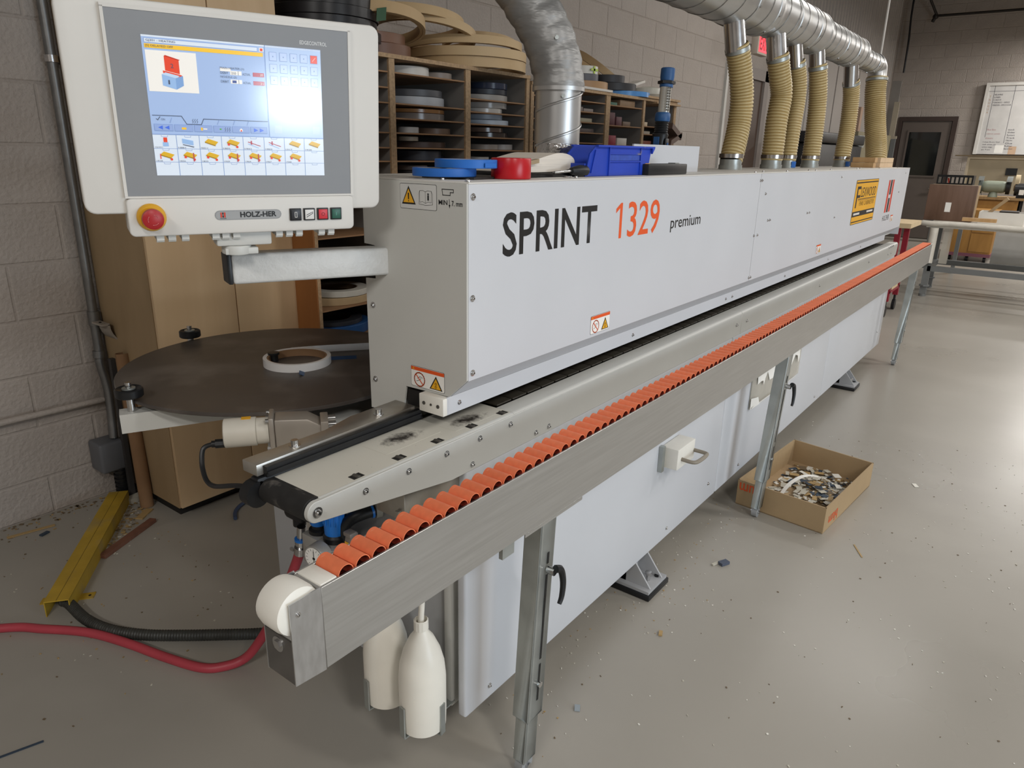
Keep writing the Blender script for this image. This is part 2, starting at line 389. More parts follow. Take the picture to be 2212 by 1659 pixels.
# pipe with sprinkler elbow and hanging cable on the far wall
M_pipe = pm('black_pipe', '#211d1a', 0.5)
pp = thing('sprinkler_pipe', 'thin dark sprinkler pipe running along the top of the far wall', 'pipe', (16.6, 1.5, 4.1))
MB().tube([(16.6, -1.5, 4.08), (16.6, 2.66, 4.10)], 0.022).build('run', M_pipe, pp)
MB().tube([(16.6, 2.66, 4.10), (16.3, 2.80, 4.40), (15.9, 2.95, 4.75)], 0.022).build('riser', M_pipe, pp)
MB().sphere((16.6, 2.68, 4.09), 0.05).cyl((16.6, 2.68, 4.09), (16.6, 2.72, 4.0), 0.03).build('elbow', M_pipe, pp)
MB().tube(smooth_path([(16.55, 3.085, 4.9), (16.55, 3.09, 4.2), (16.55, 3.06, 3.7), (16.55, 3.05, 3.13)]), 0.017).build('hanging_cable', M_black, None, label='thick black cable hanging straight down in the far dark corner', cat='cable')
# ================================================================== LEFT WALL FITTINGS
M_cond = pm('conduit_steel', '#7d7d7c', 0.4, 0.7, var=0.12, scale=20)
cn = thing('wall_conduit', 'grey steel conduit running down the block wall to a box', 'conduit', (1.33, 3.23, 0.25))
MB().tube(smooth_path([(1.317, 3.24, 3.2), (1.317, 3.24, 1.4), (1.313, 3.24, 0.72), (1.308, 3.238, 0.64), (1.318, 3.23, 0.53), (1.316, 3.22, 0.45), (1.298, 3.20, 0.29)], 6), 0.0185, 12).build('pipe', M_cond, cn)
MB().cyl((1.317, 3.24, 1.84), (1.317, 3.24, 1.865), 0.0235).box(1.325, 1.36, 3.262, 3.28, 1.84, 1.865).build('strap', M_steel, cn)
MB().cyl((1.315, 3.24, 0.80), (1.315, 3.24, 0.86), 0.0235).box(1.32, 1.348, 3.255, 3.28, 0.81, 0.85).build('strap', M_cond, cn)
MB().cyl((1.309, 3.239, 0.655), (1.311, 3.24, 0.685), 0.0235).build('coupling', M_cond, cn)
M_jb = pm('junction_grey', '#5f6165', 0.45, var=0.06, scale=12)
MB().box(1.215, 1.325, 3.16, 3.275, 0.145, 0.285).build('junction_box', M_jb, cn, bevel=0.012, seg=3)
MB().tube([(1.30, 3.19, 0.15), (1.30, 3.19, 0.0)], 0.026, 12, rf=None).build('spring_gland', M_black, cn)
spr = MB()
for i in range(7): spr.ring((1.30, 3.19, 0.01+i*0.02), (0, 0, 1), 0.031, 0.024, 0.009, 16)
spr.build('spring_ring', M_black, cn)
MB().tube([(-0.5, 3.245, 0.482), (1.30, 3.245, 0.462)], 0.014).build('painted_wall_pipe', M_block, None, label='thin painted pipe running level along the lower block wall', cat='pipe')
M_wp = pm('pale_plastic_saddle', '#9c948a', 0.5)
sad = thing('saddle_bracket', 'curved pale saddle bracket sticking out beside the wall conduit', 'bracket', (1.37, 3.15, 0.72))
arc = [(1.35+0.05*math.cos(t), 0.80-0.065*math.sin(t)) for t in [math.pi*i/8 for i in range(9)]][::-1]
ap = [(1.375+0.055*math.cos(t), 0.815-0.08*math.sin(t)) for t in [math.pi*i/10 for i in range(11)]]
ip = [(1.375+0.047*math.cos(t), 0.815-0.072*math.sin(t)) for t in [math.pi*i/10 for i in range(10, -1, -1)]]
MB().prism(ap+ip, 1, 3.13, 3.22).build('saddle', M_wp, sad)
MB().box(1.295, 1.328, 3.13, 3.22, 0.812, 0.82).box(1.422, 1.455, 3.13, 3.22, 0.79, 0.798).build('flange', M_wp, sad)
MB().cyl((1.31, 3.175, 0.82), (1.31, 3.175, 0.823), 0.005).cyl((1.44, 3.175, 0.798), (1.44, 3.175, 0.801), 0.005).build('screw', M_ink, sad)
# strips leaning in the gap between wall and cabinet
M_dkstrip = pm('dark_strip', '#3d3b3a', 0.5)
MB().obox((1.322, 3.155, 0.33), (0.010, 0, 0.0), (0, 0.012, 0.0), (0.006, 0.01, 0.33)).build('metal_strip', M_dkstrip, None, label='dark grey metal strip standing in the gap beside the cabinet', cat='strip')
MB().obox((1.339, 3.125, 0.31), (0.004, 0, 0), (0, 0.006, 0), (0.004, 0.01, 0.31)).build('metal_strip', M_pipe, None, label='thin black strip standing next to the cardboard tube', cat='strip')
M_tube = pm('cardboard_tube', '#8a6a4c', 0.8, var=0.08, scale=12)
MB().lathe([(0.025, 0), (0.028, 0), (0.028, 0.70), (0.025, 0.70)], (1.318, 3.02, 0.0), (0.02, 0.06, 0.72), 20, close=True).build('cardboard_tube', M_tube, None, label='brown cardboard tube leaning on the side of the tall cabinet', cat='tube')

# ================================================================== TALL CABINET AND SHELVES
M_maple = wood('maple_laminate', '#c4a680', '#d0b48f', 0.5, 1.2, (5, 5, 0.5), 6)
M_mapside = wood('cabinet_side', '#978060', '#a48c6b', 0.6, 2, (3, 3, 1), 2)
cb = thing('tall_cabinet', 'tall maple laminate cabinet with two doors against the block wall', 'cabinet', (1.69, 3.0, 0))
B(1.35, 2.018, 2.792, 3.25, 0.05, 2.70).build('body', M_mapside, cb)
B(1.37, 2.0, 2.83, 3.24, 0.0, 0.05).build('plinth', M_dark, cb)
B(1.352, 1.706, 2.772, 2.791, 0.055, 2.695).build('door', M_maple, cb, bevel=0.002)
B(1.711, 2.016, 2.772, 2.791, 0.055, 2.695).build('door', M_maple, cb, bevel=0.002)
M_pb = pm('particleboard', '#a68a6a', 0.8, var=0.22, scale=90, bump=0.15, bscale=140)
M_shelf = pm('hardboard_shelf', '#94704f', 0.7, var=0.1, scale=14)
M_melgrey = pm('grey_melamine', '#837f7a', 0.6, var=0.04)
M_brownside = wood('brown_side', '#8d5a2d', '#9b6535', 0.55, 2, (3, 3, 1))
YS = 2.62
def unit(label, x0, x1, divs, ztop, boards, name='shelf_unit', topmat=None):
    t = thing(name, label, 'shelf unit', ((x0+x1)/2, 2.9, 0))
    for i, (a, b) in enumerate(divs):
        m = MB(); m.mat(0).box(a, b, YS, YS+0.012, 0, ztop-0.018); m.mat(1).box(a, b, YS+0.012, 3.22, 0, ztop-0.018)
        m.build('upright', [M_pb, M_melgrey], t)
    B(x0, x1, YS-0.005, 3.22, ztop-0.018, ztop).build('top_board', topmat or M_pb, t)
    B(x0, x1, 3.22, 3.235, 0, ztop).build('back_board', M_melgrey, t)
    for (a, b, zz) in boards:
        for z in zz: B(a, b, YS+0.006, 3.215, z-0.0065, z).build('shelf_board', M_shelf, t)
    return t
zA = [1.888, 1.82, 1.754, 1.688, 1.622, 1.554, 1.492, 1.43, 1.365]
uA = unit('particleboard pigeonhole shelf full of edge tape rolls behind the touch screen', 2.022, 3.612, [(2.022, 2.04), (2.503, 2.539), (3.045, 3.085), (3.582, 3.612)], 1.962,
     [(2.04, 2.503, zA+[1.16, 0.985, 0.83, 0.68, 0.5]), (2.539, 3.045, [1.888, 1.754, 1.688, 1.622, 1.554, 1.492, 1.43, 1.365, 1.2, 1.0]), (3.085, 3.582, [1.81, 1.745, 1.684, 1.618, 1.551, 1.483, 1.42])])
B(2.014, 2.0215, YS, 3.22, 0, 1.962).build('side_panel', M_brownside, uA, label='brown outer side panel')
zB = [1.865, 1.801, 1.737, 1.673, 1.609, 1.545]
M_wtop = pm('white_shelf_top', '#c9c4bc', 0.5)
uB = unit('second pigeonhole shelf with boxes and offcuts behind the thick vertical duct', 3.63, 5.60, [(3.63, 3.66), (4.06, 4.09), (4.50, 4.556), (5.04, 5.072), (5.56, 5.60)], 1.935,
     [(4.09, 4.50, zB), (4.556, 5.04, [1.861, 1.731, 1.60]), (5.072, 5.56, [1.743, 1.687, 1.60]), (3.66, 4.06, zB)], topmat=M_pb)
B(3.63, 4.56, YS-0.01, 3.2, 1.936, 1.95).build('white_cover_board', M_wtop, uB)
MB().box(5.05, 5.62, YS-0.02, 3.1, 1.936, 1.952).box(5.20, 5.61, YS-0.03, 3.0, 1.905, 1.917).build('loose_board', M_pb, uB)
# ---- rolls of edge tape
RM = {}
def rmat(h, gloss=0.45): return pm('tape_'+h.strip('#'), h, gloss, var=0.05, scale=20)
def roll(label, xc, r, z, h, hexc, yfront=2.66, ri=0.62, core='#5b4a3a', group='edge tape rolls on the shelves', gl=0.42, tilt=None, name='edge_tape_roll', yc=None):
    y = (yfront+r) if yc is None else yc
    t = thing(name, label, 'tape roll', (xc, y, z), group, rot=tilt, local=True)
    MB().ring((0, 0, 0), (0, 0, 1), r, r*ri+0.004, h, 44).build('coil', rmat(hexc, gl), t, bevel=0.0015, seg=1)
    MB().ring((0, 0, 0.001), (0, 0, 1), r*ri+0.0038, r*ri, h-0.002, 32).build('core', rmat(core), t)
    return t
e = 0.0008
R_ = [
 ('white tape roll alone at the left of the topmost shelf, partly behind the upright', 2.64, .125, 1.888, .045, '#cfcac1'),
 ('small taupe tape roll at the right end of the topmost shelf', 2.85, .085, 1.888, .032, '#8d8177'),
 ('large light grey roll with a dark grey roll lying on it', 2.715, .185, 1.754, .044, '#b7b8ba'),
 ('dark grey roll lying on the large light grey one, below the topmost shelf', 2.70, .155, 1.798, .034, '#57575a'),
 ('shiny clear-wrapped taupe roll under a thin tan roll', 2.735, .182, 1.688, .033, '#8c827b'),
 ('thin tan wood-look roll on top of the clear-wrapped roll', 2.735, .182, 1.721, .020, '#a8794c'),
 ('light grey roll left of the brown roll, level with the middle of the shelf', 2.635, .055, 1.622, .030, '#b4b2af'),
 ('brown roll at the right end of its shelf, right of a light grey roll', 2.885, .108, 1.622, .030, '#77604f'),
 ('dark walnut roll with a white paper sticker on its rim', 2.72, .172, 1.554, .030, '#4c3a32'),
 ('small cream roll lying tilted on the dark walnut roll', 2.63, .055, 1.585, .022, '#b8ae9d'),
 ('wide blue-black roll on the shelf above the blue masking tape', 2.70, .145, 1.492, .048, '#33363f'),
 ('dark slim roll right of the wide blue-black one', 2.925, .080, 1.492, .026, '#23242a'),
 ('grey-brown roll on the lowest visible shelf of the middle bay', 2.645, .10, 1.445, .024, '#6a635f'),
 ('charcoal roll at the very bottom of the middle bay, just above the machine', 2.65, .105, 1.43, .015, '#2c2b2d'),
 ('beige-grey roll under two navy rolls, top shelf of the right bay', 3.275, .178, 1.81, .034, '#98928b'),
 ('navy-black wide roll resting on the beige-grey roll', 3.235, .145, 1.844, .030, '#20242e'),
 ('shiny navy roll, topmost of the dark stack in the right bay', 3.265, .120, 1.874, .034, '#2c3344'),
 ('grey-beige roll lying on a slightly smaller clear-wrapped roll', 3.235, .145, 1.772, .032, '#a09a93'),
 ('clear-wrapped pale roll beneath the grey-beige roll', 3.21, .13, 1.745, .027, '#c3bdb4'),
 ('blue-grey roll on top of a wider pale blue-white roll', 3.215, .128, 1.712, .030, '#8a929c'),
 ('wide pale blue-white roll under the blue-grey one', 3.255, .158, 1.684, .028, '#c3cad2'),
 ('brown roll stacked on a dark clear-wrapped roll', 3.22, .130, 1.645, .026, '#66544a'),
 ('dark clear-wrapped roll with bright glints, under the brown roll', 3.25, .16, 1.618, .027, '#3a322f'),
 ('taupe roll left of a paler roll near the bottom of the right bay', 3.21, .105, 1.551, .030, '#8f877f'),
 ('pale grey roll right of the taupe roll near the bottom of the right bay', 3.365, .082, 1.551, .032, '#a9a6a2'),
 ('small light grey roll on the lowest visible shelf of the right bay', 3.16, .075, 1.483, .030, '#9d9a96'),
]
for q in R_:
    g = 0.18 if 'clear-wrapped' in q[0] or 'shiny' in q[0] else 0.42
    yf = 2.66 if 'small cream' not in q[0] else 2.68
    if q[0].startswith('dark slim'): yf = 2.72
    xe = q[1]+q[2]; rr_ = q[2]; b0, b1 = (2.539, 3.045) if xe < 3.05 else (3.085, 3.582)
    xe = min(xe*(yf+.6*rr_)/2.62, b1-.012); xc_ = max(xe-rr_, b0+rr_+.006)
    t = roll(q[0], xc_, rr_, q[3]+e, q[4]-2*e, q[5], gl=g, yfront=yf)
    if 'white paper sticker' in q[0]:
        s = MB()
        for i in range(7):
            a0, a1 = math.radians(-52+i*6), math.radians(-46+i*6); rr = .1726
            s.poly([(rr*math.cos(a0), rr*math.sin(a0), .003), (rr*math.cos(a1), rr*math.sin(a1), .003), (rr*math.cos(a1), rr*math.sin(a1), .027), (rr*math.cos(a0), rr*math.sin(a0), .027)])
        s.build('paper_sticker', M_paper, t)
# rolls in the left bay, seen under the swivel arm
roll('white roll lying on a beige roll, seen under the swivel arm', 2.27, .15, .868, .028, '#c4c0b6', yfront=2.64)
roll('wide beige roll under the white roll, seen below the swivel arm', 2.27, .21, .8308, .035, '#b39a76', yfront=2.64)
roll('wide bright blue roll low on the shelf behind the turntable', 2.25, .19, .6808, .045, '#2f5c96', yfront=2.64)
roll('dark roll resting on the bright blue one behind the turntable', 2.24, .15, .727, .02, '#3a3c42', yfront=2.66)
roll('pale roll behind the swivel arm, above the arm', 2.25, .17, .986, .02, '#8a8580', yfront=2.66)
# big black coils on top of the shelf next to the cabinet
for i, (rr, dx) in enumerate(((.25, 0), (.255, .01), (.245, -.005), (.25, .0), (.24, .01), (.235, .0))):
    lab = ['lowest', 'second lowest', 'third', 'fourth', 'second highest', 'topmost black'][i]
    roll(lab+' coil in the stack of black coils on the shelf top by the cabinet' if i < 5 else 'topmost black coil with a strip of blue tape, on the shelf by the cabinet', 2.37+dx, rr, 1.9635+i*.044, .043, '#1d1d20', yc=2.90, ri=.72, group='black coils on the shelf top', gl=.3)
roll('grey coil lying above the black coils at the top of the picture', 2.37, .21, 1.9635+6*.044, .05, '#7d7a76', yc=2.91, group='black coils on the shelf top')
B(2.225, 2.245, 2.704, 2.7075, 2.19, 2.235).build('blue_tape_strip', rmat('#1f4f9a'), None, label='blue masking tape strip stuck over the black coils', cat='tape')
# veneer coils
VEN = ['#b89a70', '#c1a57c', '#ad9068']
def veneer(label, c, r, h, tilt, hexc, turns=1):
    t = thing('veneer_coil', label, 'veneer coil', c, 'wood veneer coils on top of the shelf', rot=tilt, local=True)
    MB().ring((0, 0, 0), (0, 0, 1), r, r-0.012, h, 56).build('outer_coil', wood('veneer'+hexc[1:], hexc, VEN[1], .6, 3, (2, 2, 1)), t)
    MB().ring((0, 0, 0.001), (0, 0, 1), r-0.0125, r-0.028, h-0.003, 48).build('inner_coil', wood('veneer_in', '#a5875e', '#b5976f', .6, 3, (2, 2, 1)), t)
    return t
D = math.radians
roll('brown coil with a white sticker under the tilted veneer coils at the left', 2.62, .19, 1.9635, .055, '#6b4a38', yc=2.86, ri=.8, group='wood veneer coils on top of the shelf')
roll('reddish brown coil directly beneath the left tilted veneer coil', 2.60, .185, 2.02, .045, '#74513d', yc=2.87, ri=.8, group='wood veneer coils on top of the shelf')
veneer('tilted veneer coil at the left marked with green tape', (2.62, 2.84, 2.085), .25, .05, (D(-9), D(7), 0), '#b89a70')
veneer('topmost loose veneer coil sloping down to the right', (2.92, 2.92, 2.14), .30, .042, (D(-4), D(5), 0), '#bda075')
veneer('loose veneer coil between the topmost coil and the lower stack', (3.0, 2.88, 2.105), .28, .04, (D(-3), D(9), 0), '#c1a57c')
veneer('lowest veneer coil of the wide stack overhanging the shelf', (3.33, 2.86, 1.9635), .335, .05, (0, 0, 0), '#b89a70')
veneer('second coil of the wide veneer stack overhanging the shelf', (3.32, 2.85, 2.015), .335, .045, (0, 0, 0), '#c1a57c')
veneer('upper coil of the wide veneer stack with a bit of green tape', (3.30, 2.86, 2.062), .33, .04, (D(-2), D(1), 0), '#bda075')
veneer('brownish veneer coil leaning at the right end by the thick duct', (3.52, 2.92, 2.10), .22, .04, (D(-5), D(8), 0), '#ad9068')
MB().obox((2.475, 2.628, 2.12), (.018, -.012, .004), (.0, -.0006, .0), (.003, 0, .027)).build('green_tape_strip', rmat('#24502f'), None, label='dark green tape wrapped over the left veneer coil', cat='tape')
# on top of the second unit
roll('cardboard-brown roll at the left on the second shelf top', 4.50, .21, 1.951, .05, '#a3805a', yc=2.86, group='coils on the second shelf top')
roll('dark grey small roll carrying a white green-crossed roll', 4.52, .115, 2.002, .05, '#5c5c62', yc=2.84, group='coils on the second shelf top')
t = roll('white roll with a green cross of tape on it', 4.52, .11, 2.053, .05, '#d5d3cc', yc=2.84, group='coils on the second shelf top')
MB().box(-.06, .03, -.1125, -.110, .018, .032).box(-.028, -.008, -.1125, -.110, .002, .048).build('green_tape_cross', rmat('#a9c24a'), t)
roll('glossy light blue roll lying flat in front on the second shelf top', 5.02, .235, 1.937, .034, '#5a93cf', yc=2.83, group='coils on the second shelf top', gl=.2)
roll('wide black roll lying on the light blue roll', 4.93, .20, 1.972, .05, '#26262a', yc=2.86, group='coils on the second shelf top')
roll('narrow black roll on top of the wide black roll', 4.86, .13, 2.023, .05, '#2b2b30', yc=2.84, group='coils on the second shelf top')
veneer('large tan veneer coil standing tilted behind the black rolls', (5.02, 3.0, 2.09), .24, .05, (D(28), D(22), 0), '#ad9068')
MB().box(0, .0, 0, 0, 0, 0) if False else None
bags = MB()
bags.lathe([(.001, 0), (.13, .005), (.15, .03), (.12, .075), (.05, .09), (.001, .092)], (5.44, 2.80, 1.953), (0, 0, 1), 14)
bags.build('plastic_bag', pm('milky_film', '#c4c1b6', .4, var=.12, scale=14, bump=.6, bscale=14), None, label='crumpled translucent plastic bag at the right end of the second shelf top', cat='bag')
MB().obox((5.36, 2.9, 2.06), (.12, 0, .028), (0, .05, 0), (-.004, 0, .008)).build('thin_white_board', M_wtop, None, label='white slat lying across the plastic bag on the shelf top', cat='slat')
# boxes and offcuts inside the second unit
def bx(name, label, x0, x1, z, h, hexc, y0=2.66, dy=.2, rz=0, cat='box'):
    return B(x0, x1, y0, y0+dy, z+.0005, z+h).build(name, pm('stock_'+hexc[1:], hexc, .55, var=.08, scale=14), None, bevel=.002, label=label, cat=cat, group='boxes and offcuts in the second shelf')
bx('carton', 'pinkish carton on the topmost shelf right of the thick duct', 4.12, 4.25, 1.865, .034, '#9a6f66')
bx('carton', 'grey-brown carton on the second shelf right of the thick duct', 4.12, 4.27, 1.801, .03, '#776b66')
bx('tape_bundle', 'taupe bundle right of the grey-brown carton', 4.28, 4.40, 1.801, .022, '#8a7f78')
bx('tape_bundle', 'cream bundle with green tape on the third shelf', 4.12, 4.39, 1.737, .026, '#a39c84')
bx('tape_bundle', 'glossy brown bundle on the fourth shelf', 4.14, 4.42, 1.673, .026, '#5f5350')
bx('offcut', 'tan offcut on the fifth shelf by the duct', 4.10, 4.22, 1.609, .05, '#a8845f', cat='offcut')
bx('carton', 'small green carton in the middle bay of the second shelf', 4.60, 4.72, 1.861, .022, '#3e6a58')
bx('offcut', 'tan block filling the right of the middle bay top', 4.76, 4.98, 1.861, .045, '#8d7358', cat='offcut')
bx('bottle_pack', 'dark maroon wrapped pack in the middle bay', 4.60, 4.70, 1.731, .085, '#4f1f27')
bx('carton', 'maroon carton with green tape beside the wrapped pack', 4.72, 4.80, 1.731, .06, '#5a3238')
bx('offcut', 'brown offcut at the right of the middle bay', 4.82, 4.93, 1.731, .032, '#6d5848', cat='offcut')
bx('book', 'dark red book standing behind the blue bin', 4.62, 4.73, 1.60, .065, '#8a2034', cat='book')
bx('carton', 'white cartons stacked behind the blue bin', 4.75, 4.89, 1.60, .05, '#c9c4bb')
bx('offcut', 'long tan board behind the cartons in the middle bay', 4.66, 5.03, 1.60, .10, '#a9825a', y0=2.92, dy=.03, cat='offcut')
bx('offcut', 'pale offcut in the right bay of the second shelf', 5.09, 5.20, 1.743, .03, '#b9a88e', cat='offcut')
bx('offcut', 'white offcut on the lower right bay board', 5.10, 5.25, 1.687, .022, '#c1b6a4', cat='offcut')
bx('carton', 'reddish carton at the bottom of the right bay', 5.10, 5.28, 1.60, .04, '#8b4a38')
for i, (z, a) in enumerate(((1.715, 24), (1.66, -18))):
    MB().obox((5.50, 2.60, z), (.10*math.cos(D(a)), 0, .10*math.sin(-D(a))), (0, .05, 0), (.004, 0, .02)).build('offcut', rmat('#6f5a50'), None, label=['upper brown offcut poking out behind the work light', 'lower brown offcut poking out behind the work light'][i], cat='offcut')
# ================================================================== EDGE BANDING MACHINE
mc = thing('edge_banding_machine', 'long white edge banding machine lettered SPRINT 1329 premium', 'machine', (3.7, 1.3, 0))
XN, XE = 1.15, 6.19          # near end plate and far end of the hood
# --- lower cabinet
B(1.19, 6.25, 1.02, 1.80, 0.125, 0.83).build('base_body', M_grey, mc)
M_endp = pm('end_panel_paint', '#a9aaab', 0.5, var=0.03)
B(1.165, 1.19, 1.075, 1.80, 0.13, 0.835).build('end_panel', M_endp, mc)
MB().box(1.155, 1.19, 1.045, 1.07, 0.125, 0.835).build('corner_post', M_grey, mc, bevel=0.004)
for a, b in ((1.150, 2.845), (2.850, 4.55), (4.555, 6.27)):
    MB().box(a, b, 0.992, 1.020, 0.118, 0.834).build('front_panel', M_white, mc, bevel=0.007, seg=3)
B(1.30, 6.2, 1.75, 1.80, 0.83, 0.87).build('rear_rail', M_grey, mc)
B(1.10, 1.75, 1.32, 1.79, 0.838, 0.862).build('rear_shelf', M_grey, mc, bevel=0.003)
# --- feet
def foot(x):
    f = MB(); f.box(x, x+0.165, 0.918, 1.10, 0.0, 0.022).build('rubber_pad', M_black, mc, bevel=0.004)
    g = MB().box(x+0.008, x+0.157, 0.925, 1.09, 0.0225, 0.034)
    for a in (x+0.03, x+0.125): g.prism([(0.93, 0.034), (1.08, 0.034), (1.08, 0.124), (1.0, 0.124)], 0, a, a+0.007)
    g.box(x+0.03, x+0.132, 1.03, 1.085, 0.034, 0.124)
    fo = g.build('foot_bracket', pm('foot_grey', '#a2a3a5', .45, var=.05), mc)
    MB().cyl((x+0.08, 0.965, 0.034), (x+0.08, 0.965, 0.06), 0.008).cyl((x+0.08, 0.965, 0.06), (x+0.08, 0.965, 0.07), 0.013, n=6).build('bolt', M_steel, fo)
    MB().cyl((x+0.125, 0.95, 0.034), (x+0.125, 0.95, 0.042), 0.009, n=6).build('bolt', M_ink, fo)
foot(2.08); foot(5.2)
# --- table, apron, belt and chain
ZP = 0.930
nose = [(0.728+0.0215*math.cos(D(t)), 0.908+0.0215*math.sin(D(t))) for t in range(78, 268, 12)]
MB().prism(nose+[(1.10, 0.834), (2.915, 0.834), (2.915, 0.9185)], 1, 0.988, 0.9995).build('apron', M_grey, mc, bevel=0.0012, seg=1)
MB().prism([(2.917, 0.834), (6.28, 0.834), (6.30, 0.88), (6.30, 0.9185), (2.917, 0.9185)], 1, 0.988, 0.9995).build('apron', M_grey, mc, bevel=0.0012, seg=1)
def bend(x0, x1, ye):
    pr = [(1.0-0.012*math.cos(D(t)), 0.918+0.012*math.sin(D(t))) for t in range(0, 91, 15)]
    pr += [(ye, ZP), (ye, ZP-0.003)]+[(1.0-0.009*math.cos(D(t)), 0.918+0.009*math.sin(D(t))) for t in range(90, -1, -15)]
    MB().prism(pr, 0, x0, x1).build('apron_bend', M_grey, mc, ang=25)
bend(0.741, 1.335, 1.0005); bend(1.336, 2.915, 1.048); bend(2.917, 6.29, 1.048)
M_plate = pm('cream_plate', '#cfccc1', 0.42, var=0.03, scale=5, dust=('#34312e', 260, 0.735, 0.75))
pl = MB().box(0.742, 1.335, 1.0015, 1.136, 0.916, ZP).build('table_plate', M_plate, mc)
def smudge_mat():
    m = bpy.data.materials.new('graphite_smudge'); m.use_nodes = True; N = m.node_tree.nodes; Lk = m.node_tree.links; b = N['Principled BSDF']
    tc = N.new('ShaderNodeTexCoord'); ln = N.new('ShaderNodeVectorMath'); ln.operation = 'LENGTH'; mp = N.new('ShaderNodeMapping'); mp.inputs['Scale'].default_value = (13, 26, 0)
    Lk.new(tc.outputs['Object'], mp.inputs[0]); Lk.new(mp.outputs[0], ln.inputs[0])
    nz = N.new('ShaderNodeTexNoise'); nz.inputs['Scale'].default_value = 55; nz.inputs['Detail'].default_value = 9; nz.inputs['Roughness'].default_value = .7
    Lk.new(tc.outputs['Object'], nz.inputs['Vector'])
    ma = N.new('ShaderNodeMath'); ma.operation = 'MULTIPLY_ADD'; ma.inputs[1].default_value = -.55; Lk.new(ln.outputs['Value'], ma.inputs[0]); Lk.new(nz.outputs[0], ma.inputs[2])
    rp = N.new('ShaderNodeValToRGB'); rp.color_ramp.elements[0].position = .12; rp.color_ramp.elements[1].position = .42
    rp.color_ramp.elements[0].color = (*S('#cfccc1'), 1); rp.color_ramp.elements[1].color = (*S('#3b3733'), 1)
    Lk.new(ma.outputs[0], rp.inputs[0]); Lk.new(rp.outputs[0], b.inputs['Base Color']); b.inputs['Roughness'].default_value = .45
    return m
M_sm = smudge_mat()
B(0.955, 1.125, 1.045, 1.135, ZP+.0001, ZP+.0004).build('smudge', M_sm, pl)
B(1.15, 1.30, 1.02, 1.08, ZP+.0001, ZP+.0004).build('smudge', M_sm, pl)
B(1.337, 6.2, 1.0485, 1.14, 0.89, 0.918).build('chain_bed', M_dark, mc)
M_pad = pm('table_roller', '#4b4843', 0.5, var=0.3, scale=40)
for i in range(5):
    x = 0.846+0.1175*i
    pd = MB().box(x-0.0135, x+0.0135, 1.0045, 1.0235, ZP-.0005, ZP+.0007).build('roller_slot', M_dark, mc)
    MB().cyl((x, 1.0055, ZP-.003), (x, 1.0225, ZP-.003), 0.0065, n=14).build('slot_roller', M_pad, pd)
nr = MB().lathe([(0.017, 0), (0.0235, 0.002), (0.0235, 0.135), (0.017, 0.137)], (0.728, 1.0, 0.908), (0, 1, 0), 36).build('belt_roller', M_rubber, mc)
MB().box(0.73, 1.13, 1.001, 1.135, 0.884, 0.888).build('belt_return', M_rubber, mc)
MB().prism([(0.7265, ZP+.0005), (0.7265, ZP-.004), (0.742, ZP-.004), (0.742, ZP+.0005)], 1, 1.001, 1.136).build('belt_upper', M_rubber, mc)
B(0.705, 1.165, 1.1365, 1.163, 0.885, 0.938).build('belt_guard', M_black, mc, bevel=0.006)
MB().cyl((0.706, 1.1365, 0.905), (0.706, 1.163, 0.905), 0.027).build('belt_guard_nose', M_black, mc)
pad = MB(); pad.box(-0.031, 0.031, -0.034, 0.034, -0.006, 0.0); padme = pad.mesh('chain_pad', M_chain, bevel=0.0035)
for i in range(70):
    share('chain_pad', padme, mc, (1.375+0.0665*i, 1.086, 0.935))
MB().box(0.97, 1.16, 1.01, 1.10, 0.775, 0.845).build('steel_bracket', M_bar, mc, bevel=0.003)
MB().box(0.96, 1.0, 1.02, 1.03, 0.75, 0.80).build('bracket_plate', M_bar, mc)
# --- infeed fence
MB().prism([(0.708, 1.140), (1.146, 1.147), (1.146, 1.213), (1.0, 1.210), (0.91, 1.187), (0.708, 1.187)], 2, 0.941, 0.965).build('infeed_fence', M_bar, mc, bevel=0.0015)
MB().box(0.722, 1.146, 1.128, 1.1395, 0.938, 0.960).build('fence_strip', M_black, mc)
B(0.722, 1.146, 1.124, 1.128, 0.946, 0.951).build('fence_strip_rib', M_black, mc)
for x, y in ((0.815, 1.164), (1.05, 1.169)):
    MB().cyl((x, y, 0.965), (x, y, 0.967), 0.012).cyl((x, y, 0.967), (x, y, 0.978), 0.0075, n=12).build('fence_bolt', M_steel, mc)
MB().ring((0.83, 1.146, 0.938), (0, 0, 1), 0.007, 0.004, 0.0015, 16).build('washer', M_steel, mc)
# --- hood
HT = 1.486
prof = [(0.985, HT-0.004), (0.985, 1.058), (1.036, 1.012), (1.04, 1.012), (1.04, 1.016), (0.990, 1.061), (0.990, HT-0.004)]
for a, b in ((1.1535, 2.931), (2.934, XE)):
    MB().prism(prof, 0, a, b).build('hood_front_panel', M_white, mc, ang=20)
B(1.138, 5.98, 1.036, 1.040, 0.969, 1.0115).build('lower_lip', M_white, mc)
B(1.153, XE, 0.984, 1.302, HT-0.004, HT).build('hood_top', M_case, mc, bevel=0.0015)
B(1.32, XE, 1.302, 1.46, HT-0.03, HT-0.001).build('hood_top', M_case, mc)
B(1.32, XE, 1.04, 1.455, 1.0, HT-0.031).build('hood_core', M_grey, mc)
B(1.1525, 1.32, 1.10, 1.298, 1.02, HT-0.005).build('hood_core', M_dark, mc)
ep = [(0.985, HT-0.003), (0.985, 1.060), (1.038, 1.011), (1.176, 1.008), (1.188, 0.935), (1.302, 0.925), (1.302, 1.254), (1.268, 1.256), (1.268, 1.334), (1.302, 1.336), (1.302, HT-0.003)]
MB().prism(ep, 0, 1.1475, 1.1525).build('hood_end_plate', M_grey, mc, ang=20)
B(XE, XE+0.004, 0.985, 1.455, 1.0, HT-0.003).build('hood_end_plate', M_white, mc)
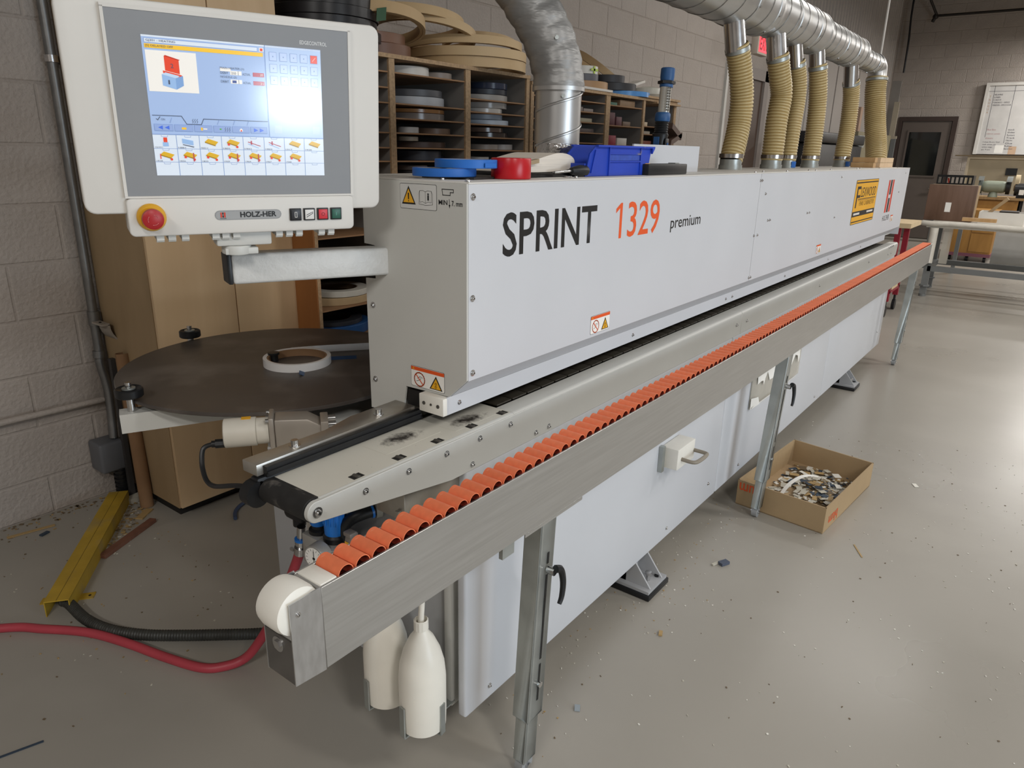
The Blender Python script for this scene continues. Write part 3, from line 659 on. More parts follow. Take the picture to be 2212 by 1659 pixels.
wbk = MB().box(1.125, 1.1474, 1.036, 1.112, 0.968, 1.0105).build('nylon_block', M_nylon, mc, bevel=0.002)
for y in (1.052, 1.074, 1.096):
    MB().cyl((1.1252, y, 0.990), (1.1235, y, 0.990), 0.0045 if y != 1.074 else 0.003, n=14).build('screw', M_pad, wbk)
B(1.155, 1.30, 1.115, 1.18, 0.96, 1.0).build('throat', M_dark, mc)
# --- screws
def screw_mesh(r, h):
    m = MB(); m.mat(0).lathe([(r, 0), (r, h*0.25), (r*0.62, h*0.3), (r*0.62, h*0.55), (r*0.4, h), (0.0005, h)], (0, 0, 0), (0, -1, 0), 14)
    m.mat(1).cyl((0, -h*0.9, 0), (0, -h*1.04, 0), r*0.22, n=6)
    return m.mesh('screw', [M_steel, M_ink])
s7, s5 = screw_mesh(0.0075, 0.006), screw_mesh(0.006, 0.005)
sX = screw_mesh(0.0065, 0.005)
for x, z in ((0.845, .906), (0.964, .906), (1.082, .906), (1.198, .906), (1.316, .906), (1.171, .849), (1.428, .849), (1.488, .849), (2.86, .882), (2.98, .88), (4.1, .882), (5.3, .882), (5.95, .92), (6.0, .92), (6.05, .92), (6.1, .92), (5.95, .87), (6.06, .87)):
    share('screw', s7, mc, (x, 0.988, z))
share('axle_screw', screw_mesh(0.011, 0.008), mc, (0.728, 0.988, 0.908))
for x, z in ((1.167, 1.457), (1.166, 1.244), (1.167, 1.075), (2.925, 1.456), (2.945, 1.456), (3.005, 1.403), (3.075, 1.293), (3.10, 1.293), (2.925, 1.241), (2.965, 1.241), (2.925, 1.071), (2.945, 1.071), (3.645, 1.293), (3.68, 1.293), (4.172, 1.242), (4.2, 1.45), (5.9, 1.32), (6.05, 1.45)):
    share('screw', s7 if x < 2 else s5, mc, (x, 0.985, z))
for x in (1.18, 2.03, 2.83, 2.9, 3.6, 4.4, 5.2):
    share('screw', s5, mc, (x, 1.036, 0.99))
for x, z in ((1.25, .16), (2.35, .16), (3.12, .16), (2.75, .20), (4.4, .16), (6.1, .25), (1.65, .62)):
    share('screw', s7, mc, (x, 0.992, z))
for y, z in ((1.28, 1.191), (1.282, 1.004), (1.29, 1.43)):
    share('screw', s7, mc, (1.1475, y, z), (0, 0, D(-90)))
for x, y in ((1.19, 1.09), (1.19, 1.02), (1.17, 1.0), (1.62, 1.02), (2.9, 1.0), (3.05, 1.02), (3.3, 1.0), (3.7, 1.02), (3.75, 1.0), (4.1, 1.02), (4.6, 1.0), (4.9, 1.05), (5.3, 1.02), (5.8, 1.0)):
    share('screw', s5, mc, (x, y, HT), (D(-90), 0, 0))
MB().cyl((1.1475, 1.249, 1.284), (1.1470, 1.249, 1.284), 0.004, n=12).build('hole', M_ink, mc)
# --- lettering and stickers on the hood front
YF = 0.9845
text('model_lettering', 'SPRINT', (0.405, 0.098), M_ink, mc, (1.270, YF, 1.321), X_, Z_, 0.012)
text('model_number', '329', (0.200, 0.099), M_orink, mc, (1.848, YF, 1.320), X_, Z_, 0.006)
f = Flat((1.778, .985, 1.321), X_, Z_, -Y_); f.m(M_orink).pol([(.022, 0), (.036, 0), (.036, .097), (.026, .097), (0, .082), (.0, .070), (.022, .083)], 1); f.build('model_number', mc)
text('model_suffix', 'premium', (0.234, 0.046), M_ink, mc, (2.133, YF, 1.313), X_, Z_, 0.004)
def hand_sticker(o, ux, n, w, h, name='hand_warning_sticker'):
    f = Flat(o, ux, Z_, n)
    f.m(M_greyink).rrect(0, 0, w, h, .004, 1); f.m(M_paper).rrect(.001, .001, w-.001, h-.001, .004, 2)
    f.m(M_orink).rect(.001, h*.80, w-.001, h-.0015, 3)
    f.m(M_yel).pol([(w*.05, h*.84), (w*.12, h*.84), (w*.085, h*.95)], 4)
    cx, cy, r = w*.26, h*.38, min(w*.19, h*.33)
    f.m(M_orink).circ(cx, cy, r, .0028, 3)
    f.m(M_greyink).line([(cx-r*.6, cy-r*.3), (cx, cy-.1*r), (cx+r*.5, cy-r*.45)], .0012, 3).line([(cx-r*.4, cy+r*.1), (cx+.1*r, cy+r*.45), (cx+r*.6, cy+r*.3)], .0012, 3).line([(cx, cy-.1*r), (cx+.3*r, cy+.2*r)], .0012, 3)
    f.m(M_orink).line([(cx-r*.7, cy+r*.7), (cx+r*.7, cy-r*.7)], .0026, 4)
    tx = w*.75; f.m(M_ink).pol([(tx-w*.19, h*.08), (tx+w*.19, h*.08), (tx, h*.74)], 3)
    f.m(M_yel).pol([(tx-w*.145, h*.12), (tx+w*.145, h*.12), (tx, h*.63)], 4)
    f.m(M_ink).circ(tx, h*.22, h*.05, .001, 5, 10).circ(tx, h*.37, h*.05, .001, 5, 10)
    return f.build(name, mc)
hand_sticker((1.673, 0.985, 1.066), X_, -Y_, .106, .052)
hand_sticker((3.905, 0.985, 1.072), X_, -Y_, .085, .046)
hand_sticker((5.76, 0.985, 1.12), X_, -Y_, .085, .046)
hand_sticker((1.1475, 1.158, 1.015), -Y_, -X_, .107, .050)
# yellow dealer sticker
f = Flat((4.565, 0.985, 1.172), X_, Z_, -Y_); w, h = .60, .255
f.m(M_ink).rrect(0, 0, w, h, .012, 1); f.m(M_yel).rrect(.006, .003, w-.006, h-.003, .012, 2)
f.m(M_ink).rect(.012, .012, w-.012, .018, 3).rect(.012, h-.020, w-.012, h-.013, 3).rect(.01, .045, w-.01, .075, 3)
f.m(M_ink).rect(.10, .142, w-.03, .146, 3).rect(.10, .136, w-.03, .138, 3)
f.m(pm('white_print', '#d8d4cc', .5)).rect(.04, .054, .19, .066, 4).rect(.38, .056, .55, .067, 4)
f.build('dealer_sticker', mc)
f.txt('F', .05, .096, .09, .122, M_ink, mc, 4); f.txt('LEXWOOD', .155, .155, .40, .055, M_ink, mc, 4)
f.txt('FINE CABINETRY', .15, .105, .40, .026, pm('brown_ink', '#7a5a12', .5), mc, 4)
# maker's H emblem
f = Flat((5.50, 0.985, 1.195), X_, Z_, -Y_)
f.m(M_red).rect(0, 0, .052, .215, 1).rect(.135, 0, .187, .215, 1)
f.m(M_ink).rect(.068, 0, .120, .095, 1).rect(.068, .118, .120, .215, 1)
f.build('maker_emblem', mc); f.txt('HOLZHER', -.02, -.055, .225, .035, M_ink, mc, 1)
# read-the-manual sticker and marker notes on the end plate
f = Flat((1.1475, 1.178, 1.424), -Y_, Z_, -X_)
f.m(M_ink).rrect(0, 0, .110, .054, .004, 1); f.m(M_endw if 'M_endw' in globals() else pm('sticker_film', '#c9c9c6', .45)).rrect(.0009, .0009, .1091, .0531, .0035, 2)
f.m(M_ink).pol([(.006, .010), (.048, .010), (.027, .049)], 3); f.m(M_yel).pol([(.0105, .0135), (.0435, .0135), (.027, .043)], 4)
f.m(M_ink).pol([(.0255, .0205), (.0285, .0205), (.029, .034), (.025, .034)], 5).disc(.027, .0172, .0013, 5)
f.line([(.058, .012), (.058, .034), (.0605, .040), (.0705, .0405), (.077, .038), (.0835, .0405), (.0945, .040), (.098, .034), (.098, .012), (.078, .010), (.058, .012)], .0007, 3)
f.line([(.0605, .016), (.0605, .040)], .0006, 3).line([(.077, .014), (.077, .038)], .0007, 3).line([(.0945, .016), (.0945, .040)], .0006, 3).line([(.0605, .016), (.069, .0175), (.077, .014), (.085, .0175), (.0945, .016)], .0006, 3)
f.build('manual_sticker', mc); f.txt('i', .083, .0205, .005, .015, M_ink, mc, 4, .03)
f = Flat((1.1475, 1.063, 1.43), -Y_, Z_, -X_)
f.m(M_ink).line([(.010, .040), (.042, .040), (.042, .034), (.033, .034), (.033, .028), (.012, .028), (.010, .040)], .0016, 1)
f.line([(.030, .020), (.031, .006)], .0012, 1).pol([(.0285, .009), (.0335, .009), (.031, .001)], 1)
f.build('marker_drawing', mc)
f.txt('MIN', .0, .008, .025, .010, M_ink, mc, 1, .02); f.txt('7. mm', .037, .0065, .030, .011, M_ink, mc, 1, .02)
# --- drawer box with handle on the base, and the torn document pocket
hb = MB().box(2.235, 2.385, 0.925, 0.991, 0.465, 0.545).build('chip_box', M_nylon, mc, bevel=0.004)
MB().box(2.215, 2.235, 0.975, 0.991, 0.45, 0.55).build('box_flange', M_galv, hb)
MB().tube(smooth_path([(2.27, 0.926, 0.50), (2.275, 0.885, 0.497), (2.30, 0.872, 0.497), (2.37, 0.872, 0.497), (2.385, 0.885, 0.497), (2.38, 0.926, 0.50)], 4), 0.0075, 8).build('handle', pm('worn_handle', '#8b8376', .5), hb)
M_film = pm('clear_film', '#cfcabd', 0.18, var=0.08, scale=10, alpha=0.55)
pk = B(3.16, 3.92, 0.985, 0.9895, 0.425, 0.61).build('document_pocket', M_film, mc)
tp = MB(); n = 22
for i in range(n):
    a = 3.22+0.66*i/n; b = 3.22+0.66*(i+1)/n
    za = 0.535+0.02*math.sin(i*1.7)+0.012*math.sin(i*4.1); zb = 0.535+0.02*math.sin((i+1)*1.7)+0.012*math.sin((i+1)*4.1)
    tp.poly([(a, .979-.006*math.sin(i), za), (b, .979-.006*math.sin(i+1), zb), (b, .984, .615), (a, .984, .615)])
tp.build('torn_paper', M_paper, pk)
MB().poly([(3.16, .982, .425), (3.26, .972, .43), (3.24, .975, .47), (3.16, .982, .48)]).poly([(3.17, .981, .424), (3.85, .979, .424), (3.85, .975, .432), (3.17, .977, .437)]).build('torn_edge', M_paper, pk)
# --- gear motor of the infeed
gm = thing('gear_motor', 'small cream gear motor with black cable behind the infeed fence', 'motor', (0.90, 1.36, 0.86))
a = Vector((0.812, 1.424, 0.925)); dr = Vector((0.795, -0.60, 0.0)).normalized(); sd = Vector((-dr.y, dr.x, 0))
M_mot = pm('cream_cast', '#c9c4b8', 0.5, var=0.05, scale=12); M_gear = pm('cast_gearbox', '#a29a90', 0.45, 0.5, var=0.1, scale=10)
MB().lathe([(.030, 0), (.0335, .002), (.0335, .07), (.030, .072)], a, dr, 28).build('motor_can', M_mot, gm)
MB().lathe([(.0305, .072), (.0305, .098)], a, dr, 28).build('motor_neck', M_mot, gm)
c = a+dr*.105; MB().obox(c, dr*.006, sd*.036, Z_*.040).build('flange', M_gear, gm, bevel=.004)
bl = MB()
for i in (-1, 1):
    for j in (-1, 1): bl.cyl(c+sd*.03*i+Z_*.033*j-dr*.012, c+sd*.03*i+Z_*.033*j, .005, n=8)
bl.build('bolt', M_steel, gm)
g = MB()
for i in (-1, 1): pass
pts = [(.111, -.036), (.215, -.030), (.215, .012), (.185, .030), (.125, .033), (.111, .033)]
n = len(pts); vs = [a+dr*u+Z_*v+sd*.030 for u, v in pts]+[a+dr*u+Z_*v-sd*.030 for u, v in pts]
g.add(vs, [(i, (i+1) % n, n+(i+1) % n, n+i) for i in range(n)]+[tuple(range(n-1, -1, -1)), tuple(range(n, 2*n))])
g.build('gearbox', M_gear, gm, bevel=.004)
MB().obox(a+dr*.222+Z_*.004, dr*.009, sd*.034, Z_*.018).build('output_flange', M_gear, gm, bevel=.002)
for k in (-.02, .02): MB().cyl(a+dr*.231+sd*k+Z_*.010, a+dr*.248+sd*k+Z_*.010, .008, n=12).build('cap_screw', M_steel, gm)
p = a-dr*.006-Z_*.022-sd*.004
MB().cyl(p+dr*.012, p-dr*.014, .011, n=8).cyl(p-dr*.014, p-dr*.022, .008).build('cable_gland', M_black, gm)
q = p-dr*.02
MB().tube(smooth_path([q, q-dr*.022-Z_*.012, q-dr*.022-Z_*.05-sd*.03, q+dr*.0-Z_*.068-sd*.075, Vector((.745, 1.26, .87)), Vector((.80, 1.16, .86))], 8), .0055, 8).build('cable', M_black, gm)
MB().obox(a+dr*.05+Z_*.0335, dr*.01, sd*.008, Z_*.0006).build('yellow_label', M_yel, gm)
# --- compressed air unit on the end panel
M_aluc = pm('cast_air_block', '#a9a7a3', .45, .4, var=.08, scale=12, dust=('#8f877a', 20, .55, .8))
M_blue = pm('blue_filter_bowl', '#1f6fc4', .35, var=.06)
au = thing('air_service_unit', 'compressed air regulator with blue filter bowl and gauge under the infeed table', 'regulator', (1.09, 1.40, .45))
B(1.04, 1.13, 1.425, 1.49, .455, .545).build('regulator_block', M_aluc, au, bevel=.006)
B(1.03, 1.13, 1.345, 1.422, .45, .545).build('filter_block', M_aluc, au, bevel=.006)
B(1.04, 1.13, 1.275, 1.342, .47, .55).build('valve_block', M_aluc, au, bevel=.006)
MB().lathe([(.031, .545), (.034, .552), (.034, .562), (.029, .568)], (1.075, 1.386, 0), (0, 0, 1), 24).build('bowl_collar', M_black, au)
MB().lathe([(.0285, .566), (.029, .58), (.0305, .66), (.024, .69), (.001, .692)], (1.075, 1.386, 0), (0, 0, 1), 28).build('filter_bowl', M_blue, au)
rib = MB()
for i in range(14):
    t = 2*math.pi*i/14; c = Vector((1.075+.030*math.cos(t), 1.386+.030*math.sin(t), 0))
    rib.cyl(c+Z_*.60, c+Z_*.675, .0022, n=6)
rib.build('bowl_rib', M_blue, au)
MB().lathe([(.028, .545), (.028, .556), (.020, .560), (.020, .572)], (1.075, 1.455, 0), (0, 0, 1), 20).build('knob_collar', M_black, au)
MB().lathe([(.022, .570), (.024, .575), (.024, .605), (.020, .61), (.001, .611)], (1.075, 1.455, 0), (0, 0, 1), 20).build('regulator_knob', M_blue, au)
MB().box(1.05, 1.12, 1.50, 1.585, .555, .64).build('pressure_switch', M_black, au, bevel=.014)
MB().cyl((1.08, 1.55, .56), (1.08, 1.55, .53), .018).build('switch_stem', M_black, au)
gd = Vector((1, .15, 0)).normalized(); gs = Vector((gd.y, -gd.x, 0)); o = Vector((.998, 1.382, .525))
ga = MB().lathe([(.034, 0), (.036, .003), (.036, .032), (.030, .036), (.012, .05)], o, gd, 28).build('gauge_case', M_aluc, au)
o = o-gd*.0004
MB().lathe([(.031, 0), (.001, -.0004)], o, gd, 24).build('gauge_dial', M_paper, ga)
MB().obox(o-gd*.001+Z_*.004, gs*.0009, gd*.0002, Z_*.018).obox(o-gd*.001, gs*.004, gd*.0002, Z_*.003).build('gauge_needle', M_ink, ga)
tk = MB()
for i in range(13):
    t = math.radians(225-270*i/12); d_ = gs*math.cos(t)+Z_*math.sin(t)
    tk.obox(o-gd*.0008+d_*.025, d_*.003, gd*.0001, d_.cross(gd)*.0005)
tk.build('gauge_scale', M_greyink, ga)
MB().tube(smooth_path([(1.085, 1.362, .54), (1.085, 1.362, .585), (1.095, 1.345, .612), (1.12, 1.325, .625), (1.165, 1.305, .63)], 5), .017, 12).build('hose_elbow', M_black, au)
MB().ring((1.14, 1.316, .627), (1, -.4, .1), .0195, .0165, .006, 18).build('blue_ring', M_blue, au)
MB().cyl((1.165, 1.305, .63), (1.15, 1.312, .63), .024).build('wall_port', pm('port_plate', '#8d8a80', .5), au)
MB().obox((1.06, 1.306, .575), (.012, 0, 0), (0, .012, 0), (0, -.006, .03)).obox((1.05, 1.295, .608), (.012, 0, 0), (0, .014, 0), (0, 0, .006)).build('shutoff_lever', pm('lever_grey', '#77706a', .5), au, bevel=.003)
B(1.0462, 1.0472, 1.300, 1.314, .552, .58).build('lever_label', M_yel, au)
MB().cyl((1.06, 1.515, .545), (1.06, 1.525, .475), .012).cyl((1.06, 1.521, .50), (1.06, 1.522, .488), .017).build('hose_fitting', M_steel, au)
MB().cyl((1.06, 1.521, .50), (1.06, 1.5205, .507), .018).build('blue_cap', M_blue, au)
MB().cyl((1.06, 1.525, .478), (1.06, 1.53, .455), .0175).box(1.045, 1.052, 1.542, 1.556, .462, .47).build('hose_clamp', M_steel, au)
B(1.128, 1.132, 1.50, 1.585, .44, .55).build('data_plate', M_paper, au)
# ================================================================== BOTTLES
def bottle(label, x, y, z0, group='milky bottles hung on the machine end'):
    t = thing('plastic_bottle', label, 'bottle', (x, y, z0), group)
    MB().lathe([(.001, 0), (.052, 0), (.058, .006), (.0595, .05), (.0595, .15), (.056, .19), (.047, .225), (.031, .262), (.0180, .280), (.0155, .288)], (x, y, z0), (0, 0, 1), 36).build('body', M_poly, t)
    MB().lathe([(.0155, .288), (.0185, .289), (.0185, .313), (.0160, .315), (.0158, .300)], (x, y, z0), (0, 0, 1), 12).build('neck', M_poly, t, ang=20)
    return t
bottle('milky plastic bottle with a white tube, nearest on the machine end', 1.052, 1.050, .146)
bottle('milky plastic bottle half hidden behind the rail and the nearer bottle', 1.062, 1.192, .146)
MB().tube(smooth_path([(1.052, 1.050, .33), (1.052, 1.050, .45), (1.056, 1.05, .50), (1.075, 1.06, .60), (1.12, 1.10, .66), (1.16, 1.11, .68)], 6), .0075, 10).build('drain_tube', M_poly, None, label='white drain tube rising from the nearer bottle neck', cat='tube')
for (x, y) in ((1.052, 1.053), (1.062, 1.195)):
    h = MB()
    for s in (-1, 1):
        d = Vector((-1, .12, 0)).normalized() if s < 0 else Vector((.12, -1, 0)).normalized()
        px = Vector((x, y, 0))+d*.0635; q = Vector((-d.y, d.x, 0))
        h.obox(px+Z_*.187, d*.002, q*.009, Z_*.045)
        h.obox(Vector((x, y, .1415))+d*.033, d*.031, q*.009, Z_*.002)
    h.box(x, 1.165, y-.012, y+.012, .138, .1425)
    h.build('bottle_holder', M_galv, mc)
# ================================================================== ROLLER RAIL
rl = thing('roller_rail', 'long aluminium outfeed rail with orange rollers on thin legs', 'roller rail', (3.5, .815, 0))
B(.572, 6.50, .780, .7845, .770, .917).build('outer_plate', M_alu, rl, bevel=.0008, seg=1)
B(.572, 6.50, .8425, .847, .770, .917).build('inner_plate', M_alu, rl, bevel=.0008, seg=1)
B(.60, 6.49, .7846, .8424, .775, .780).build('bottom_plate', M_alu, rl)
B(.60, 6.49, .832, .842, .898, .910).build('black_insert', M_black, rl)
MB().prism([(.513, .775), (.570, .770), (.570, .920), (.513, .918)], 1, .7785, .7805).build('end_cheek', M_alu2, rl)
MB().prism([(.513, .775), (.573, .770), (.573, .919), (.540, .919), (.525, .86), (.513, .86)], 1, .8465, .8485).build('end_cheek', M_alu2, rl)
ec = MB().box(.5135, .5165, .7806, .8464, .776, .852).build('end_plate', pm('dark_steel_plate', '#6f6c69', .4, .7, var=.15, scale=20), rl)
MB().box(.569, .573, .7846, .8424, .80, .916).build('end_web', M_alu, rl)
MB().ring((.512, .815, .835), (1, 0, 0), .013, .007, .002, 18).cyl((.5135, .815, .835), (.509, .815, .835), .008, n=6).build('end_bolt', M_steel, ec)
MB().lathe([(.030, 0), (.038, .003), (.0405, .014), (.0405, .044), (.038, .055), (.030, .058)], (.535, .7845, .893), (0, 1, 0), 36).build('nylon_end_wheel', M_nylon, rl)
share('rivet', screw_mesh(.0045, .003), rl, (.527, .7785, .895))
MB().box(.5745, .606, .785, .842, .903, .9185).build('nylon_wear_block', M_nylon, rl, bevel=.0015)
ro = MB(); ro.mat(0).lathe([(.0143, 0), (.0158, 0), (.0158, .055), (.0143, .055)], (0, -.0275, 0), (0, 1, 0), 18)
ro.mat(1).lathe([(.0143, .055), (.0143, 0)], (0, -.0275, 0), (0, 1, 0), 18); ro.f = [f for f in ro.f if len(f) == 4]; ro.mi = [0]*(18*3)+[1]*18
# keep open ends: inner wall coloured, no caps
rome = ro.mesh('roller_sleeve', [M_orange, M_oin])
axm = MB().cyl((0, -.029, 0), (0, .029, 0), .004, n=8).mesh('roller_axle', M_steel)
NR = 168
for i in range(NR):
    share('orange_roller', rome, rl, (.6245+.0349*i, .813, .9135))
ax = MB()
for i in range(NR): ax.cyl((.6245+.0349*i, .7846, .9135), (.6245+.0349*i, .8424, .9135), .003, n=6)
ax.build('roller_axles', M_steel, rl)
rl.children[-1]['kind'] = 'stuff'
B(6.49, 6.515, .780, .847, .770, .919).build('far_end_block', M_nylon, rl)
def rleg(x, zb=.185, lever=True, lx=.015):
    lean = .02
    def P(dx, dy, z): return Vector((x+dx-lx*(1-z/.77), .822+dy+lean*(1-z/.77), z))
    # outer channel (open to the back)
    def chan(mb, hw, hd, z0, z1, th=.004):
        for (dx0, dx1, dy0, dy1) in ((-hw, hw, -hd, -hd+th), (-hw, -hw+th, -hd, hd), (hw-th, hw, -hd, hd)):
            vs = [P(a, b, z) for a in (dx0, dx1) for b in (dy0, dy1) for z in (z0, z1)]
            mb.add(vs, [(0, 1, 3, 2), (4, 6, 7, 5), (0, 4, 5, 1), (2, 3, 7, 6), (0, 2, 6, 4), (1, 5, 7, 3)])
        return mb
    lg = chan(MB(), .030, .024, zb, .77).build('leg', M_galv, rl, bevel=.0012, seg=1)
    chan(MB(), .0235, .018, .045, .50).build('inner_leg', M_galv, lg, bevel=.001, seg=1)
    s = MB()
    for z0, z1 in ((.36, .60), (.63, .66), (zb+.05, zb+.16)):
        s.obox(P(.006, -.0243, (z0+z1)/2), (.0035, 0, 0), (0, .0004, 0), (P(0, 0, z1)-P(0, 0, z0))/2)
    s.build('slot', M_dark, lg)
    MB().cyl(P(.006, -.024, zb+.10), P(.006, -.031, zb+.10), .008, n=12).build('bolt', M_steel, lg)
    if lever:
        k = P(.006, -.026, .615)
        MB().cyl(k, k-Y_*.02, .010, n=12).build('lever_hub', M_steel, lg)
        MB().tube(smooth_path([k-Y_*.024+Z_*.012-X_*.004, k-Y_*.028+X_*.012+Z_*.004, k-Y_*.032+X_*.018-Z_*.03, k-Y_*.034+X_*.012-Z_*.065, k-Y_*.034+X_*.002-Z_*.082], 5), .0075, 8, rf=lambda i, m: .010-.005*i/m).build('clamp_lever', M_black, lg)
    f = P(0, 0, .024)
    MB().lathe([(.008, -.012), (.024, -.012), (.024, .012), (.008, .012)], f, (0, 1, 0), 20, close=True).build('wheel', pm('grey_wheel', '#8d8f90', .5), lg)
    MB().cyl(f-Y_*.02, f+Y_*.02, .008, n=10).build('wheel_axle', M_steel, lg)
    MB().box(x-.06, x+.06, .785, .842, .764, .7695).build('leg_plate', M_galv, lg)
rleg(1.222); rleg(3.03, .18, True, .055); rleg(6.17, .18, False, .03)
MB().box(1.035, 1.075, .79, .80, .735, .77).build('stop_clip', M_galv, rl)
B(1.10, 1.33, .7795, .7802, .762, .7705).build('bottom_tab', M_alu, rl)
# ================================================================== COIL TURNTABLE
tt = thing('coil_turntable', 'big dark round coil turntable on a square tube arm left of the machine', 'turntable', (1.222, 1.796, .86))
M_disc = pm('scuffed_dark_board', '#4a4440', .42, var=.12, scale=4, rvar=.3, dust=('#706962', 5, .48, .72))
MB().lathe([(.001, 0), (.434, 0), (.436, .002), (.436, .008), (.434, .010), (.001, .010)], (1.222, 1.796, .920), (0, 0, 1), 96).build('disc', M_disc, tt)
MB().cyl((1.222, 1.796, .863), (1.222, 1.796, .92), .03).build('hub', M_grey, tt)
aa = Vector((.755, 1.805, .876)); bb = Vector((1.30, 1.55, .876)); dd = (bb-aa).normalized(); ss = Vector((-dd.y, dd.x, 0))
sq = MB()
for u, v, hu, hv in ((0, .0225, .025, .0025), (0, -.0225, .025, .0025), (.0225, 0, .0025, .02), (-.0225, 0, .0025, .02)):
    sq.obox((aa+bb)/2+ss*u+Z_*v, dd*(bb-aa).length/2, ss*hu, Z_*hv)
sq.build('square_tube_arm', M_grey, tt)
aa2 = Vector((1.17, 2.26, .876)); bb2 = Vector((1.24, 1.75, .876)); d2 = (bb2-aa2).normalized(); s2 = Vector((-d2.y, d2.x, 0))
MB().obox((aa2+bb2)/2, d2*(bb2-aa2).length/2, s2*.02, Z_*.02).build('rear_arm', M_grey, tt)
for (x, y) in ((.780, 1.79), (1.195, 2.235)):
    p = MB().cyl((x, y, .90), (x, y, .945), .0095).cyl((x, y, .965), (x, y, .978), .0075, n=12).build('guide_post', M_steel, tt)
    MB().lathe([(.012, .940), (.030, .940), (.033, .943), (.033, .960), (.030, .963), (.027, .960), (.012, .958)], (x, y, 0), (0, 0, 1), 28, close=True).build('guide_wheel', M_black, p)
    MB().cyl((x, y, .960), (x, y, .964), .016).build('washer', M_galv, p)
MB().cyl((.95, 1.725, .846), (.95, 1.725, .85), .012, n=6).build('arm_bolt', M_steel, tt)
# roll of white tape on the turntable, feeding into the machine
wt = thing('edge_tape_roll', 'white edge tape roll lying on the dark turntable, strip running to the machine', 'tape roll', (1.255, 1.745, .9302))
M_wtape = pm('white_tape', '#d8d6d4', .4, var=.03)
MB().ring((1.255, 1.745, .9304), (0, 0, 1), .098, .087, .023, 56).build('coil', M_wtape, wt)
MB().ring((1.255, 1.745, .9304), (0, 0, 1), .0868, .082, .0215, 48).build('cardboard_core', M_tube, wt)
st = MB(); path = smooth_path([(1.30, 1.835, 0), (1.36, 1.80, 0), (1.45, 1.735, 0), (1.60, 1.62, 0), (1.75, 1.50, 0)], 6)
for p, q in zip(path, path[1:]): st.add([(p.x, p.y, .931), (q.x, q.y, .931), (q.x, q.y, .953), (p.x, p.y, .953), (p.x+.0006, p.y+.0008, .931), (q.x+.0006, q.y+.0008, .931), (q.x+.0006, q.y+.0008, .953), (p.x+.0006, p.y+.0008, .953)], [(0, 1, 2, 3), (4, 5, 6, 7), (3, 2, 6, 7), (0, 1, 5, 4)])
st.build('strip_tail', M_wtape, wt)
MB().cyl((1.222, 1.815, .93), (1.222, 1.815, .952), .013).cyl((1.222, 1.815, .952), (1.222, 1.815, .958), .017).build('clamp_knob', M_black, tt)
for i, (x, y, a, ln) in enumerate(((1.375, 1.68, -38, .04), (1.198, 1.648, 50, .018))):
    c_, s_ = math.cos(D(a)), math.sin(D(a))
    MB().obox((x, y, .9325), (ln*c_, ln*s_, 0), (-.008*s_, .008*c_, .004), (0, 0, .0006)).build('blue_tape_scrap', rmat('#24466f'), None, label=['long blue tape scrap on the turntable right of the white roll', 'short blue tape scrap on the turntable in front of the white roll'][i], cat='tape')
# ================================================================== CONTROL TERMINAL
yaw, tl = D(-21.133), -0.086
u = Vector((math.cos(yaw), math.sin(yaw), 0)); n0 = Vector((math.sin(yaw), -math.cos(yaw), 0))
v = Z_*math.cos(tl)-n0*math.sin(tl); nn = u.cross(v)
rot = Matrix((u, -nn, v)).transposed().to_euler()
ct = thing('control_terminal', 'cream control terminal with lit touch screen on a swivel arm', 'control panel', (.814, 1.245, 1.609), rot=rot, local=True)
def rr(x0, z0, x1, z1, r, k=5):
    p = []
    for cx, cz, a0 in ((x1-r, z1-r, 0), (x0+r, z1-r, 90), (x0+r, z0+r, 180), (x1-r, z0+r, 270)):
        p += [(cx+r*math.cos(D(a0+90*i/k)), cz+r*math.sin(D(a0+90*i/k))) for i in range(k+1)]
    return p
MB().prism(rr(-.272, -.182, .272, .166, .018), 1, .006, .055).build('rear_case', M_case, ct, bevel=.004, seg=3)
MB().prism(rr(-.208, -.222, .211, -.1535, .010), 1, -.004, .052).build('lower_case', M_case, ct, bevel=.003, seg=3)
MB().box(-.208, .211, -.004, .0055, -.1535, -.150).box(-.208, -.203, -.002, .0055, -.150, .152).box(.206, .211, -.002, .0055, -.150, .152).box(-.208, .211, -.002, .0055, .150, .156).build('bezel_rim', M_case, ct)
M_bez = pm('grey_bezel', '#86888b', .5, var=.04, scale=8)
B(-.203, .206, -.001, .0055, -.150, .150).build('bezel', M_bez, ct)
def glow(name, h, e=.22): return pm('screen_'+name, h, .135, var=.0, emit=e, rvar=.0, spec=.6)
G_bg = glow('blue', '#9fb6dc'); G_lt = glow('pale', '#d3dde9'); G_wh = glow('white', '#e9e6e0'); G_gr = glow('grid', '#7f97c2'); G_dk = glow('ink', '#4c5568'); G_y = glow('yellow', '#eebf3d')
G_r = glow('red', '#dc4a33'); G_r2 = glow('darkred', '#b04a58'); G_b = glow('cube', '#93b4dd'); G_btn = glow('button', '#8fa5d2'); G_arr = glow('arrow', '#4a6fd8'); G_k = glow('key', '#b2c3e4'); G_gy = glow('gold', '#d3a92f'); G_pk = glow('pink', '#f0a39a')
dsp = MB().box(-.152, .152, -.0016, -.0005, -.114, .114).build('display', G_bg, ct)
f = Flat((-.152, -.0017, -.114), X_, Z_, -Y_); SW, SH = .304, .228
def fx(a): return a*SW
def fy(b): return (1-b)*SH
def R(a0, b0, a1, b1, m, l=1): f.m(m).rect(fx(a0), fy(b1), fx(a1), fy(b0), l)
R(0, 0, 1, .012, G_lt); R(.012, .02, .62, .052, G_gr, 1); R(.014, .023, .618, .049, G_lt, 2); R(.63, .022, .655, .05, G_wh, 2); R(.635, .027, .65, .046, G_r, 3)
R(.012, .058, .65, .086, G_y, 2)
R(.012, .10, .275, .385, G_wh, 2)
